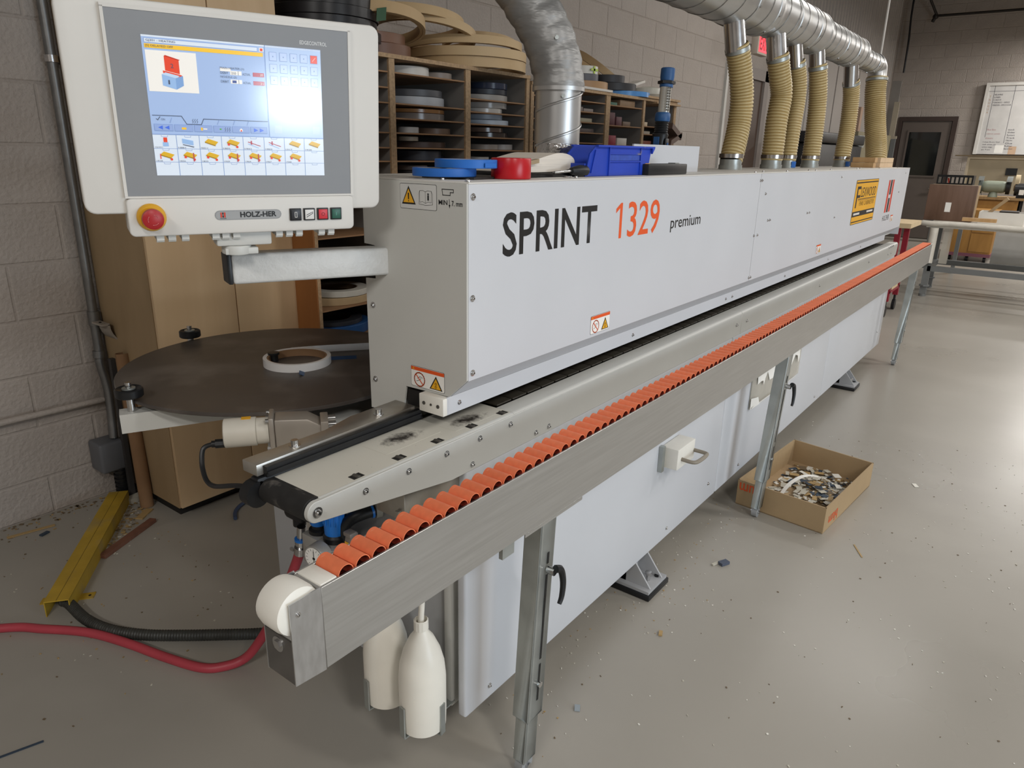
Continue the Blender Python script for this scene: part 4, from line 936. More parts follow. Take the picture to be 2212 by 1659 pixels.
R(.66, .0, .664, .69, G_gr, 2); R(.664, .0, 1, .70, glow('panel', '#aabfe0'), 1)
# keypad
for r in range(3):
    for c in range(5):
        x = .685+.062*c; y = .045+.088*r
        red = (r == 0 and c == 4)
        R(x, y, x+.046, y+.066, G_gr, 2); R(x+.003, y+.003, x+.044, y+.062, G_r if red else G_k, 3)
        if not red: R(x+.020, y+.028, x+.026, y+.038, G_gr, 4)
        else: f.m(G_pk).line([(fx(x+.015), fy(y+.045)), (fx(x+.032), fy(y+.02))], .0012, 4)
for (x, y) in ((.90, .52), (.96, .60), (.72, .60), (.84, .52)): R(x-.025, y, x+.02, y+.06, G_k, 2)
# heater picture
def FP(pts, m, l): f.m(m).pol([(fx(a), fy(b)) for a, b in pts], l)
FP([(.105, .135), (.18, .16), (.18, .255), (.105, .235)], G_r, 4); FP([(.105, .135), (.112, .128), (.187, .155), (.18, .16)], glow('red2', '#b93a2a'), 4)
FP([(.093, .235), (.19, .262), (.19, .28), (.093, .252)], G_r, 3)
FP([(.085, .262), (.155, .285), (.155, .365), (.085, .34)], G_b, 4); FP([(.085, .262), (.105, .248), (.178, .268), (.155, .285)], glow('cube2', '#b9cfe8'), 4); FP([(.155, .285), (.195, .265), (.195, .335), (.155, .365)], glow('cube3', '#7da0cf'), 4)
# values
R(.40, .187, .46, .212, G_wh, 2); R(.53, .187, .60, .214, G_r2, 2) if False else None
for k, y in enumerate((.205, .268)):
    R(.455, y, .52, y+.03, G_wh, 2); R(.50, y, .502, y+.03, G_dk, 3); R(.585, y+.002, .65, y+.032, G_r2, 2)
R(.465, .274, .488, .293, glow('sel', '#3d4f8f'), 3)
# tabs and buttons
f.m(G_dk).line([(fx(a), fy(b)) for a, b in ((.012, .555), (.165, .555), (.19, .612), (.27, .612), (.285, .57), (.655, .572))], .0010, 3)
for a in (.10, .36, .45, .53): f.m(G_gr).line([(fx(a), fy(.607)), (fx(a+.012), fy(.57))], .0007, 3)
f.m(G_dk).line([(fx(.03), fy(.58)), (fx(.037), fy(.588)), (fx(.05), fy(.565))], .001, 3)
for i in range(6):
    a = .014+.107*i; R(a, .617, a+.10, .668, G_gr, 2); R(a+.002, .62, a+.098, .664, G_btn, 3)
for s_ in (0, 5):
    for k in (0, 1):
        a = .014+.107*s_+.02+.035*k; q = [(a, .642), (a+.025, .627), (a+.025, .657)] if s_ == 0 else [(a+.025, .642), (a, .627), (a, .657)]
        FP(q, G_arr, 4)
R(.16, .637, .185, .653, G_y, 4); R(.265, .634, .275, .656, G_y, 4); R(.278, .64, .30, .648, G_wh, 4); R(.37, .637, .38, .647, glow('green', '#58b050'), 4)
FP([(.485, .655), (.485, .642), (.494, .63), (.503, .642), (.503, .655)], G_wh, 4); R(.490, .644, .498, .655, G_r, 5)
for k in range(3): f.m(G_dk).line([(fx(.40+.012*k), fy(.658)), (fx(.405+.012*k), fy(.645)), (fx(.40+.012*k), fy(.64)), (fx(.405+.012*k), fy(.628))], .0006, 4); f.line([(fx(.222+.012*k), fy(.604)), (fx(.227+.012*k), fy(.592)), (fx(.222+.012*k), fy(.585)), (fx(.227+.012*k), fy(.573))], .0006, 4)
R(0, .69, 1, .695, G_gr, 3)
# machine aggregate grid
R(0, .695, 1, 1, G_lt, 1)
for i in range(1, 8): R(.125*i-.0015, .695, .125*i+.0015, 1, G_gr, 2)
for y in (.797, .898): R(0, y-.0015, 1, y+.0015, G_gr, 2)
def board(a, y, m=G_gy):
    FP([(a+.03, y+.045), (a+.05, y+.022), (a+.105, y+.045), (a+.088, y+.07)], m, 4); FP([(a+.03, y+.045), (a+.088, y+.07), (a+.088, y+.078), (a+.03, y+.053)], glow('goldedge', '#9c7a20'), 4)
for i in range(8):
    for j in range(3):
        a, y = .125*i, .695+.1015*j
        f.m(G_gr).line([(fx(a+.045), fy(y+.004)), (fx(a+.047), fy(y+.014)), (fx(a+.078), fy(y+.014)), (fx(a+.08), fy(y+.004))], .0005, 3)
        if j == 0 and i == 0: R(a+.055, y+.02, a+.075, y+.055, G_r, 4); R(a+.05, y+.055, a+.08, y+.085, G_b, 4)
        elif j == 0 and i == 1: FP([(a+.03, y+.025), (a+.09, y+.04), (a+.09, y+.075), (a+.03, y+.06)], G_b, 4); FP([(a+.035, y+.068), (a+.095, y+.085), (a+.09, y+.09), (a+.03, y+.072)], G_dk, 4)
        elif (j == 0 and i in (4, 5)): f.m(G_r2).line([(fx(a+.03), fy(y+.04)), (fx(a+.10), fy(y+.07))], .0012, 4); f.m(G_b).line([(fx(a+.03), fy(y+.055)), (fx(a+.09), fy(y+.085))], .001, 4); R(a+.045, y+.03, a+.052, y+.06, G_r2, 5)
        elif j < 2 and not (j == 1 and i == 7):
            board(a, y)
            if j == 1 or i == 3:
                f.m(G_r).disc(fx(a+.088), fy(y+.08), .0022, 5, 10); f.disc(fx(a+.04), fy(y+.062), .0022, 5, 10) if i != 0 else f.rect(fx(a+.028), fy(y+.078), fx(a+.033), fy(y+.04), 5)
            if j == 1 and i in (1, 3, 4): f.m(G_r2).rect(fx(a+.082), fy(y+.095), fx(a+.088), fy(y+.03), 6)
f.build('screen_graphics', dsp)
T = lambda s, a, b, w, h, m=G_dk: f.txt(s, fx(a), fy(b), w*SW, h*SH, m, dsp, 6, name='screen_text')
T('GJ301 - HEATING', .022, .045, .15, .018); T('[S] DELAYED OFF', .018, .081, .14, .018)
T('MAIN HEATER (1)', .40, .198, .135, .018); T('DEBIT', .40, .230, .045, .016); T('ACTUAL', .525, .232, .045, .016); T('210', .462, .23, .025, .017); T('20', .625, .23, .016, .015, G_wh)
T('NOZZLE (2)', .40, .262, .09, .018); T('DEBIT', .40, .293, .045, .016); T('ACTUAL', .525, .295, .045, .016); T('21', .625, .293, .016, .015, G_wh)
T('1', .115, .33, .008, .03); T('2', .135, .215, .015, .03); T('ON', .055, .589, .02, .014)
for i, s in enumerate(('GJ301', '1881', 'FEED V', '1802', '1901', '1903', '1917', '1920')): T(s, .125*i+.006, .793, .04, .010)
for i, s in enumerate(('1918', '1826', '1833', '1929', '1964', '1967', '1940')): T(s, .125*i+.006, .894, .032, .010)
text('maker_line', 'EDGECONTROL', (.051, .0065), pm('pale_print', '#d9dadb', .5), ct, (.114, -.0012, .121), X_, Z_, .01)
# lower strip: emergency stop, name plate, keys
es = MB().lathe([(.0245, 0), (.0245, .004), (.021, .010)], (-.170, -.004, -.187), (0, -1, 0), 32).build('stop_collar', pm('stop_yellow', '#dba31c', .45), ct)
MB().lathe([(.012, .009), (.012, .014), (.0175, .016), (.0185, .020), (.0175, .027), (.012, .030), (.001, .0305)], (-.170, -.004, -.187), (0, -1, 0), 32).build('stop_button', pm('stop_red', '#a32226', .4), es)
ar = Flat((-.170, -.0348, -.187), X_, Z_, -Y_); ar.m(pm('stop_arrow', '#c4605f', .5))
for a0 in (20, 140, 260): ar.line([(.009*math.cos(D(a0+k*15)), .009*math.sin(D(a0+k*15))) for k in range(5)], .0012, 1)
ar.build('stop_arrows', es)
f2 = Flat((-.062, -.0043, -.196), X_, Z_, -Y_)
f2.m(pm('plate_grey', '#8f9090', .45)).rrect(0, 0, .124, .018, .0088, 1); f2.m(pm('plate_grey2', '#9b9c9c', .45)).rrect(.0015, .0015, .1225, .0165, .0074, 2)
f2.m(M_red).rect(.010, .005, .0128, .0145, 3).rect(.0165, .005, .0193, .0145, 3); f2.m(M_ink).rect(.0135, .005, .0158, .0092, 3).rect(.0135, .0104, .0158, .0145, 3)
f2.build('name_plate', ct); f2.txt('HOLZ-HER', .046, .0045, .068, .0105, M_ink, ct, 4, .03); f2.txt('HOLZHER', .009, .0025, .0115, .0017, M_ink, ct, 4, .01)
for i, (h, x) in enumerate((('#2c2d30', .078), ('#d9d8d4', .1055), ('#c8303a', .133), ('#27594a', .1605))):
    b = MB().box(x, x+.023, -.0075, -.004, -.201, -.177).build('push_key', M_black, ct, bevel=.001)
    kf = MB().box(x+.0025, x+.0205, -.009, -.0075, -.1985, -.1795).build('key_cap', pm('key_'+h[1:], h, .4), b, bevel=.0008)
    k = Flat((x+.0115, -.0091, -.189), X_, Z_, -Y_)
    if i == 0: k.m(M_paper).line([(-.002, -.005), (.002, -.005), (.002, .005), (-.002, .005)], .0008, 1, True)
    if i == 1: k.m(M_ink).line([(-.006, -.005), (.006, .002), (.006, .005)], .001, 1).line([(-.006, -.001), (.004, .004)], .001, 1)
    if i == 2: k.m(pm('key_ring', '#7d1b20', .5)).circ(0, 0, .003, .0008, 1, 14)
    if i == 3: k.m(pm('key_bar', '#57a38c', .5)).rect(-.0005, -.003, .0005, .003, 1)
    k.build('key_symbol', b)
for x in (-.165, -.145, -.122, -.068, -.05, -.03, .052, .072, .092, .138, .158):
    MB().box(x, x+.013, .004, .04, -.2315, -.222).cyl((x, .01, -.232), (x+.013, .01, -.232), .004, n=8).build('underside_clip', M_grey, ct)
MB().box(-.06, .045, .012, .05, -.250, -.222).build('mount_block', M_grey, ct, bevel=.004)
MB().cyl((-.02, .035, -.268), (-.02, .035, -.250), .028).box(-.045, .018, .015, .055, -.268, -.255).build('mount_neck', M_grey, ct, bevel=.002)
# swivel arm in the terminal's own frame, level and running into the machine hood
A0 = Vector((.835, 1.37, 1.305)); A1 = Vector((1.19, 1.238, 1.300))
Mi = Matrix((u, -nn, v)); L0 = lambda p: Mi @ (p-Vector((.814, 1.245, 1.609)))
d3 = (A1-A0).normalized(); s3 = Vector((-d3.y, d3.x, 0))
M_rail = Mi.to_3x3()
arm = MB().obox((A0+A1)/2, d3*(A1-A0).length/2, s3*.028, Z_*.0315)
arm.v = [L0(p) for p in arm.v]; arm.build('swivel_arm', pm('textured_arm_paint', '#c6c6c3', .4, var=.04, scale=50, bump=.12, bscale=160), ct, bevel=.007, seg=3)
cap = MB().obox(A0-d3*.004, d3*.0045, s3*.0275, Z_*.031); cap.v = [L0(p) for p in cap.v]; cap.build('arm_end_cap', M_black, ct, bevel=.002)
# ================================================================== THINGS LYING ON THE HOOD
ZT = HT+.0006
def tape(label, x, y, z, r, h, hexc, ri=.86):
    t = thing('masking_tape', label, 'tape roll', (x, y, z))
    MB().ring((x, y, z), (0, 0, 1), r, r*ri, h, 48).build('tape', rmat(hexc, .5), t, bevel=.001, seg=1)
    MB().ring((x, y, z+.0005), (0, 0, 1), r*ri-.0002, r*ri-.004, h-.001, 40).build('core', rmat('#b9ad98'), t)
    return t
tape('lower blue masking tape roll at the near corner of the hood', 1.262, 1.150, HT+.0055, .073, .018, '#1f62b4')
t = tape('upper blue masking tape roll lying across the lower one', 1.305, 1.122, HT+.024, .072, .019, '#2168bd')
MB().box(1.285, 1.325, 1.0485, 1.0495, HT+.026, HT+.036).build('loose_tape_end', rmat('#2168bd', .5), t)
MB().prism([(1.26, 1.06), (1.52, 1.10), (1.50, 1.24), (1.24, 1.20)], 2, ZT, HT+.005).build('booklet', pm('dark_booklet', '#2a2927', .5), None, label='thin dark booklet under the blue tape rolls', cat='booklet')
tr = thing('duct_tape', 'red tape roll standing on the front edge of the hood', 'tape roll', (1.395, 1.060, ZT))
MB().ring((1.395, 1.060, ZT), (0, 0, 1), .047, .038, .047, 48).build('tape', pm('red_tape', '#b3101c', .3, var=.05), tr, bevel=.002)
MB().ring((1.395, 1.060, ZT+.001), (0, 0, 1), .0378, .035, .045, 40).build('core', rmat('#b9ad98'), tr)
# manual folded open beside the red roll
bk = thing('folded_manual', 'thick booklet bent open with white page edges beside the red tape', 'booklet', (1.62, 1.14, ZT))
pts = [(1.46, HT+.030), (1.52, HT+.037), (1.60, HT+.052), (1.66, HT+.060), (1.71, HT+.055), (1.735, HT+.040), (1.72, HT+.022), (1.66, HT+.014), (1.55, HT+.012), (1.46, HT+.014)]
MB().prism([(p.x, p.z) for p in smooth_path([(a, 0, b) for a, b in pts], 4)], 1, 1.10, 1.24).build('pages', pm('page_edges', '#d9d0c4', .7, var=.12, scale=1, stretch=(6, 1, 260)), bk)
pc = smooth_path([(1.44, 0, HT+.012), (1.55, 0, HT+.010), (1.66, 0, HT+.012), (1.725, 0, HT+.018), (1.745, 0, HT+.012), (1.70, 0, HT+.002), (1.44, 0, HT+.002)], 5)
MB().prism([(p.x, p.z) for p in pc], 1, 1.08, 1.25).build('cover', pm('glossy_black', '#0e0e10', .15, var=.1), bk)
MB().obox((1.50, 1.094, HT+.034), (.05, 0, .006), (0, .006, 0), (0, 0, .005)).build('wood_chip', rmat('#9c8a6e'), None, label='small wooden chip resting on the folded booklet', cat='chip')
kn = thing('screwdriver', 'black screwdriver handle lying before the blue bin', 'screwdriver', (1.70, 1.055, ZT))
MB().lathe([(.001, 0), (.010, .001), (.0145, .010), (.0150, .035), (.012, .055), (.009, .068), (.006, .070)], (1.735, 1.058, HT+.0155), (-.98, .12, 0), 20).build('grip', M_black, kn)
MB().cyl((1.667, 1.066, HT+.0155), (1.60, 1.075, HT+.012), .0035).build('shank', M_steel, kn)
MB().ring((1.625, 1.05, ZT), (0, 0, 1), .012, .005, .003, 20).build('washer', M_steel, None, label='loose steel washer left of the black handle', cat='washer')
# blue stacking bin
bn = thing('stacking_bin', 'scuffed blue plastic stacking bin on the machine hood', 'bin', (1.88, 1.09, ZT))
M_bin = pm('blue_bin', '#1c3fae', .42, var=.1, scale=10, dust=('#7d7a86', 14, .66, .74))
bb_ = MB()
def wall(p0, p1, z0, z1, out, th=.004):     # slanted side wall, from p0 to p1, top pushed outwards
    o_ = Vector((out[0], out[1], 0)); a = Vector((p0[0], p0[1], z0)); b = Vector((p1[0], p1[1], z0))
    a2 = Vector((p0[0], p0[1], z1))+o_; b2 = Vector((p1[0], p1[1], z1))+o_
    n_ = Vector((out[0], out[1], 0)).normalized()*-th
    bb_.add([a, b, b2, a2, a+n_, b+n_, b2+n_, a2+n_], [(0, 1, 2, 3), (7, 6, 5, 4), (0, 4, 5, 1), (1, 5, 6, 2), (2, 6, 7, 3), (3, 7, 4, 0)])
side = [(1.715, HT+.001), (2.075, HT+.001), (2.098, HT+.080), (1.765, HT+.080), (1.735, HT+.060)]
MB().prism(side, 1, 1.052, 1.056).prism(side, 1, 1.121, 1.125).box(2.072, 2.0765, 1.056, 1.121, HT+.001, HT+.08).box(1.716, 1.722, 1.056, 1.121, HT+.001, HT+.035).box(1.716, 2.075, 1.056, 1.121, HT+.001, HT+.005).build('shell', M_bin, bn)
MB().box(1.765, 2.105, 1.044, 1.052, HT+.078, HT+.083).box(1.765, 2.105, 1.125, 1.133, HT+.078, HT+.083).box(2.074, 2.105, 1.052, 1.125, HT+.078, HT+.083).prism([(2.09, HT+.062), (2.105, HT+.078), (2.09, HT+.078)], 1, 1.044, 1.05).build('rim', M_bin, bn)
MB().box(1.835, 1.839, 1.048, 1.052, HT+.002, HT+.078).box(2.022, 2.026, 1.048, 1.052, HT+.002, HT+.078).box(1.839, 2.022, 1.048, 1.052, HT+.059, HT+.0625).box(1.839, 2.022, 1.048, 1.052, HT+.038, HT+.0415).prism([(1.74, HT+.01), (1.745, HT+.01), (1.765, HT+.07), (1.76, HT+.07)], 1, 1.048, 1.052).build('outer_rib', M_bin, bn)
MB().box(1.843, 2.018, 1.0505, 1.052, HT+.0425, HT+.058).build('label_holder', pm('bin_label', '#2a49a4', .6, var=.2, scale=60), bn)
# grey panel, black case, work light
B(2.175, 2.70, 1.155, 1.161, ZT, HT+.092).build('grey_panel', M_white, None, label='light grey rectangular panel standing on edge behind the black case', cat='panel')
bc = thing('black_case', 'flat black case lying at the foot of the grey panel', 'case', (2.17, 1.05, ZT))
MB().box(2.045, 2.322, 1.03, 1.10, ZT, HT+.033).build('body', M_black, bc, bevel=.003)
MB().box(2.323, 2.326, 1.035, 1.095, ZT+.002, HT+.030).build('end_cap', M_galv, bc)
MB().box(2.27, 2.30, 1.05, 1.075, HT+.033, HT+.036).build('clip', M_galv, bc); MB().box(2.06, 2.09, 1.05, 1.08, HT+.033, HT+.0345).build('yellow_mark', M_yel, bc)
wl = thing('work_light', 'blue and black cordless LED work light standing on the hood', 'work light', (2.46, 1.20, ZT))
M_wlb = pm('work_light_blue', '#234f7f', .45); ox, oy = 2.458, 1.205
MB().lathe([(.030, 0), (.030, .02), (.024, .06), (.023, .10), (.029, .128), (.026, .132)], (ox, oy, ZT), (0.02, 0, 1), 24).build('grip', M_black, wl)
MB().box(ox-.012, ox+.012, oy-.031, oy-.024, HT+.03, HT+.115).build('button_strip', M_black, wl, bevel=.003)
for z in (.075, .095): MB().cyl((ox, oy-.0305, HT+z), (ox, oy-.033, HT+z), .006, n=14).build('button', M_wlb, wl)
for s_ in (-1, 1): MB().obox((ox+s_*.026, oy, HT+.07), (.002, 0, 0), (0, .010, 0), (0, 0, .05)).build('side_inlay', M_wlb, wl)
bel = [(.022+.003*(i % 2), .132+.004*i) for i in range(11)]
MB().lathe(bel, (ox+.003, oy, HT), (0.02, 0, 1), 24).build('bellows', M_black, wl)
MB().lathe([(.025, .172), (.027, .178), (.027, .196), (.023, .202)], (ox+.004, oy, HT), (.03, 0, 1), 24).build('lower_collar', M_wlb, wl)
MB().lathe([(.020, .200), (.020, .288)], (ox+.005, oy, HT), (.04, 0, 1), 20).build('lamp_tube', pm('clear_lens', '#b9b6ae', .12, .3, var=.1), wl)
dots = MB()
for k in (-.009, .003, .0135):
    for j in range(9):
        z = .21+.009*j; c = Vector((ox+.005+k+.04*(z-.2), oy-math.sqrt(max(0, .0205**2-k*k)), HT+z)); dots.cyl(c, c+Vector((0, -.001, 0)), .0036, n=10)
dots.build('led_row', pm('led_dark', '#4d4a45', .3), wl)
MB().lathe([(.023, .286), (.023, .294), (.031, .296), (.031, .305), (.023, .307)], (ox+.005, oy, HT), (.05, 0, 1), 6).build('hex_collar', M_black, wl)
MB().lathe([(.0215, .284), (.0235, .286), (.0235, .296)], (ox+.005, oy, HT), (.05, 0, 1), 20).lathe([(.0225, .306), (.0245, .318), (.0245, .345), (.022, .348), (.001, .348)], (ox+.006, oy, HT), (.05, 0, 1), 24).build('head', M_wlb, wl)
# wooden blocks by the last hose
for i, (z, l) in enumerate(((ZT, 'lower'), (HT+.034, 'upper'))):
    MB().box(5.42+.03*i, 5.50+.03*i, 1.085, 1.225, z+.0004*i, z+.032).build('wood_block', wood('plank_tan', '#b08a5c', '#bd9a6c', .6, 4), None, label=l+' tan wood block stacked at the far left by the last hose', cat='wood block', group='wood blocks on the hood')
    MB().box(5.60, 6.05, 1.08, 1.11, z+.0004*i, z+.032).build('wood_block', wood('plank_pale', '#c9ab88', '#d2b693', .6, 4), None, label=l+' pale wood block stacked at the right before the last hose', cat='wood block', group='wood blocks on the hood')
# ================================================================== EXTRACTION DUCTS AND HOSES
dv = thing('vertical_duct', 'thick dented metal duct with taped elbow rising from the hood', 'duct', (1.867, 1.25, HT))
MB().tube([(1.867, 1.25, HT), (1.867, 1.25, 1.725)], .0675, 40, caps=False).build('pipe', M_duct, dv)
M_foil = pm('foil_tape', '#c9c9c9', .2, .95, var=.1, scale=9, bump=1.0, bscale=26)
MB().tube([(1.867, 1.25, HT+.0005), (1.867, 1.25, 1.572)], .0685, 40, caps=False).build('foil_band', M_foil, dv)
ep_ = smooth_path([(1.867, 1.25, 1.722), (1.866, 1.252, 1.755), (1.862, 1.262, 1.80), (1.850, 1.288, 1.87), (1.822, 1.335, 1.955), (1.785, 1.39, 2.04), (1.74, 1.46, 2.13), (1.70, 1.52, 2.22)], 5)
M_wrap = pm('tape_wrap', '#8f8e8c', .42, .45, var=.16, scale=6, bump=.8, bscale=7, stretch=(1, 1, 3.2), rvar=.2, dust=('#8d8372', 6, .56, .8))
MB().tube(resample(ep_, 60), .0745, 40, caps=False, rf=lambda i, m: .0735+.0018*math.sin(i*1.1)+.0012*math.sin(i*2.3)).build('taped_elbow', M_wrap, dv)
MB().tube([(1.867, 1.25, 1.716), (1.867, 1.25, 1.727)], .0765, 40).build('seam_ring', M_duct, dv)
hx = lambda cx, cy, z0, z1, r, t0, t1, k=40: [(cx+r*math.cos(D(t0+(t1-t0)*i/k)), cy+r*math.sin(D(t0+(t1-t0)*i/k)), z0+(z1-z0)*i/k) for i in range(k+1)]
MB().tube(hx(1.867, 1.25, 1.565, 1.66, .0685, 150, 390), .0035, 6).build('spiral_seam', M_duct, dv)
MB().tube(hx(1.867, 1.25, 1.66, 1.72, .0685, 150, 320), .0035, 6).build('spiral_seam', M_duct, dv)
for (a, z) in ((225, 1.70), (228, 1.85)):
    r = .068 if z < 1.8 else .075; cx, cy = (1.867, 1.25) if z < 1.8 else (1.855, 1.278)
    c = Vector((cx+r*math.cos(D(a)), cy+r*math.sin(D(a)), z)); MB().cyl(c, c+Vector((math.cos(D(a)), math.sin(D(a)), 0))*.006, .006, n=6).build('screw_head', M_galv, dv)
# main horizontal duct, stepping down in diameter
YD, ZD = 1.345, 2.21
md = thing('main_duct', 'long horizontal spiral duct stepping down in size above the hoses', 'duct', (4.4, YD, 2.1))
segs = [(1.9, 3.72, .125, 2.216), (3.72, 4.62, .110, 2.216), (4.62, 5.62, .096, 2.216), (5.62, 6.24, .066, 2.21)]
for i, (a, b, r, z) in enumerate(segs):
    sg = MB().tube([(a, YD, z), (b-.06, YD, z)], r, 48, caps=(i == 0)).build('duct_section', M_duct, md)
    if i < 3:
        nr_, nz = segs[i+1][2], segs[i+1][3]
        MB().lathe([(r, -.0), (r+.003, .004), (r+.003, .022), (r, .026), (nr_+.004, .066), (nr_+.004, .085)], (b-.066, YD, z), (1, 0, (nz-z)*.8), 48).build('reducer', M_duct, sg)
    sp = MB(); turns = (b-a-.08)/(.155 if i < 2 else .12); k = int(turns*28)
    sp.tube([(a+.01+(b-.09-a)*j/k, YD+r*math.cos(2*math.pi*turns*j/k), z-r*math.sin(2*math.pi*turns*j/k)) for j in range(k+1)], .0028, 5)
    sp.build('spiral_seam', pm('seam_dark', '#75726d', .4, .6), sg)
    for xb in ([3.36, 3.62] if i == 0 else [4.0, 4.35] if i == 1 else [5.0, 5.3] if i == 2 else [6.05]):
        MB().lathe([(r, 0), (r+.0035, .003), (r+.0035, .03), (r, .033)], (xb, YD, z), (1, 0, 0), 48).build('joint_band', M_duct, sg)
        for t_ in (205, 245, 285):
            c = Vector((xb+.016, YD+(r+.003)*math.cos(D(t_)), z+(r+.003)*math.sin(D(t_)))); n_ = Vector((0, math.cos(D(t_)), math.sin(D(t_))))
            MB().cyl(c, c+n_*.005, .006, n=6).build('screw_head', M_steel, sg)
MB().tube(smooth_path([(6.18, YD, 2.216), (6.25, YD, 2.214), (6.29, YD-.003, 2.19), (6.295, YD-.006, 2.15), (6.29, YD-.01, 2.11)], 5), .066, 32, caps=False).build('end_elbow', M_duct, md)
MB().tube([(6.33, YD, 2.27), (6.42, YD+.02, 2.70), (6.52, YD+.05, 3.3)], .008, 8).build('hanging_rod', pm('pale_rod', '#c9c5be', .5), md)
MB().tube([(4.35, YD, 2.33), (4.30, YD+.0, 2.9)], .006, 6).build('hanging_rod', pm('pale_rod', '#c9c5be', .5), md)
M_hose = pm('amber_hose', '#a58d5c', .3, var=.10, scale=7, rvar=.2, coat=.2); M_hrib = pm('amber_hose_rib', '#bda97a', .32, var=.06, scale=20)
def hose(label, pts, r, stub, nrib=34, foot=True, tape_=False):
    t = thing('flexible_hose', label, 'hose', pts[-1], 'ribbed extraction hoses between duct and hood')
    P = smooth_path(pts, 10); pp = resample(P, nrib*4+1); mb = MB()
    mb.tube(pp, r, 24, caps=False, rf=lambda i, m: r*(1.0+(.045 if i % 4 == 2 else (.015 if i % 4 in (1, 3) else -.045))))
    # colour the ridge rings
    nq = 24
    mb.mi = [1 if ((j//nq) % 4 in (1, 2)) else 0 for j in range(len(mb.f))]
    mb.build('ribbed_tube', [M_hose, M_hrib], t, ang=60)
    top = Vector(pts[0]); d = (Vector(pts[0])-Vector(pts[1])).normalized()
    if stub: MB().tube([top-Z_*.03, Vector((stub[0], stub[1], stub[2]))], r*.9, 28, caps=False).build('metal_stub', M_steel, t)
    MB().tube([top-d*.012, top-d*.030], r*1.07, 28, caps=False).build('hose_clamp', M_galv, t)
    if foot:
        b = Vector(pts[-1]); MB().cyl((b.x, b.y, HT+.0003), (b.x, b.y, HT+.045), r*.97, n=28, caps=False).cyl((b.x, b.y, HT+.0003), (b.x, b.y, HT+.02), r*1.04, n=28, caps=False).build('hood_spigot', M_galv, t)
        MB().tube([b+Z_*.012, b+Z_*.030], r*1.07, 28, caps=False).build('hose_clamp', M_steel, t)
        if tape_:
            vs = MB()
            for k in range(4):
                a0, a1 = D(225+k*12), D(237+k*12); rr_ = r*1.09
                vs.poly([(b.x+rr_*math.cos(a0), b.y+rr_*math.sin(a0), HT+.004), (b.x+rr_*math.cos(a1), b.y+rr_*math.sin(a1), HT+.004), (b.x+rr_*math.cos(a1), b.y+rr_*math.sin(a1), HT+.036), (b.x+rr_*math.cos(a0), b.y+rr_*math.sin(a0), HT+.036)])
            vs.build('blue_tape_patch', rmat('#1f62b4'), t)
    return t
hose('amber ribbed hose nearest to the thick duct, first from the left', [(3.36, 1.31, 2.015), (3.40, 1.30, 1.93), (3.44, 1.29, 1.80), (3.44, 1.29, 1.68), (3.39, 1.285, 1.56), (3.375, 1.285, 1.525)], .051, (3.335, 1.33, 2.14), 36)
hose('second amber ribbed hose from the left, overlapping its right neighbour', [(3.915, 1.31, 2.035), (3.95, 1.30, 1.95), (3.99, 1.29, 1.85), (3.97, 1.29, 1.72), (3.955, 1.285, 1.60), (3.95, 1.285, 1.525)], .053, (3.90, 1.33, 2.15), 36)
hose('third amber ribbed hose, partly behind the second, blue tape at its foot', [(4.27, 1.32, 2.04), (4.31, 1.31, 1.95), (4.32, 1.305, 1.85), (4.29, 1.30, 1.72), (4.265, 1.295, 1.60), (4.26, 1.295, 1.525)], .042, (4.23, 1.335, 2.15), 36, tape_=True)
hose('fourth amber ribbed hose from the left, standing clear', [(4.665, 1.32, 2.06), (4.69, 1.31, 1.96), (4.715, 1.305, 1.85), (4.715, 1.30, 1.72), (4.70, 1.295, 1.60), (4.695, 1.295, 1.525)], .050, (4.64, 1.335, 2.16), 36)
hose('fifth amber ribbed hose from the left, with blue tape at its foot', [(5.54, 1.335, 2.045), (5.58, 1.33, 1.96), (5.59, 1.325, 1.85), (5.58, 1.32, 1.72), (5.54, 1.315, 1.60), (5.53, 1.315, 1.525)], .052, (5.49, 1.34, 2.16), 36, tape_=True)
hose('last and thickest amber ribbed hose curving down from the duct end', [(6.29, 1.335, 2.13), (6.285, 1.33, 2.03), (6.28, 1.31, 1.90), (6.26, 1.285, 1.78), (6.22, 1.25, 1.65), (6.17, 1.225, 1.55), (6.15, 1.215, 1.49)], .072, None, 44, foot=False)
# ================================================================== FLOOR THINGS, LEFT
yc = thing('cable_channel', 'worn yellow steel cable channel bolted to the floor by the wall', 'cable channel', (.98, 2.75, 0))
a = Vector((.735, 2.475, 0)); b = Vector((1.255, 3.135, 0)); d = (b-a).normalized(); s = Vector((d.y, -d.x, 0)); L_ = (b-a).length
M_yc = pm('worn_yellow', '#a98a2b', .55, var=.14, scale=12, dust=('#8a7d5e', 9, .52, .8))
c0 = (a+b)/2
MB().obox(c0+Z_*.058, d*L_/2, s*.039, Z_*.002).obox(c0+s*.0375+Z_*.029, d*L_/2, s*.0015, Z_*.029).obox(c0-s*.0375+Z_*.029, d*L_/2, s*.0015, Z_*.029).build('channel', M_yc, yc)
MB().obox(c0+Z_*.0603, d*L_/2, s*.0008, Z_*.0003).build('crease', pm('yellow_crease', '#6d5a1e', .6), yc)
for k in (1, -1):
    t = MB().obox(a+d*.10+s*.062*k+Z_*.002, d*.018, s*.023, Z_*.002).build('tab', M_yc, yc)
    MB().cyl(a+d*.10+s*.07*k+Z_*.004, a+d*.10+s*.07*k+Z_*.0045, .005, n=10).build('hole', M_ink, t)
M_rh = pm('red_hose', '#a33a44', .45, var=.08, scale=12)
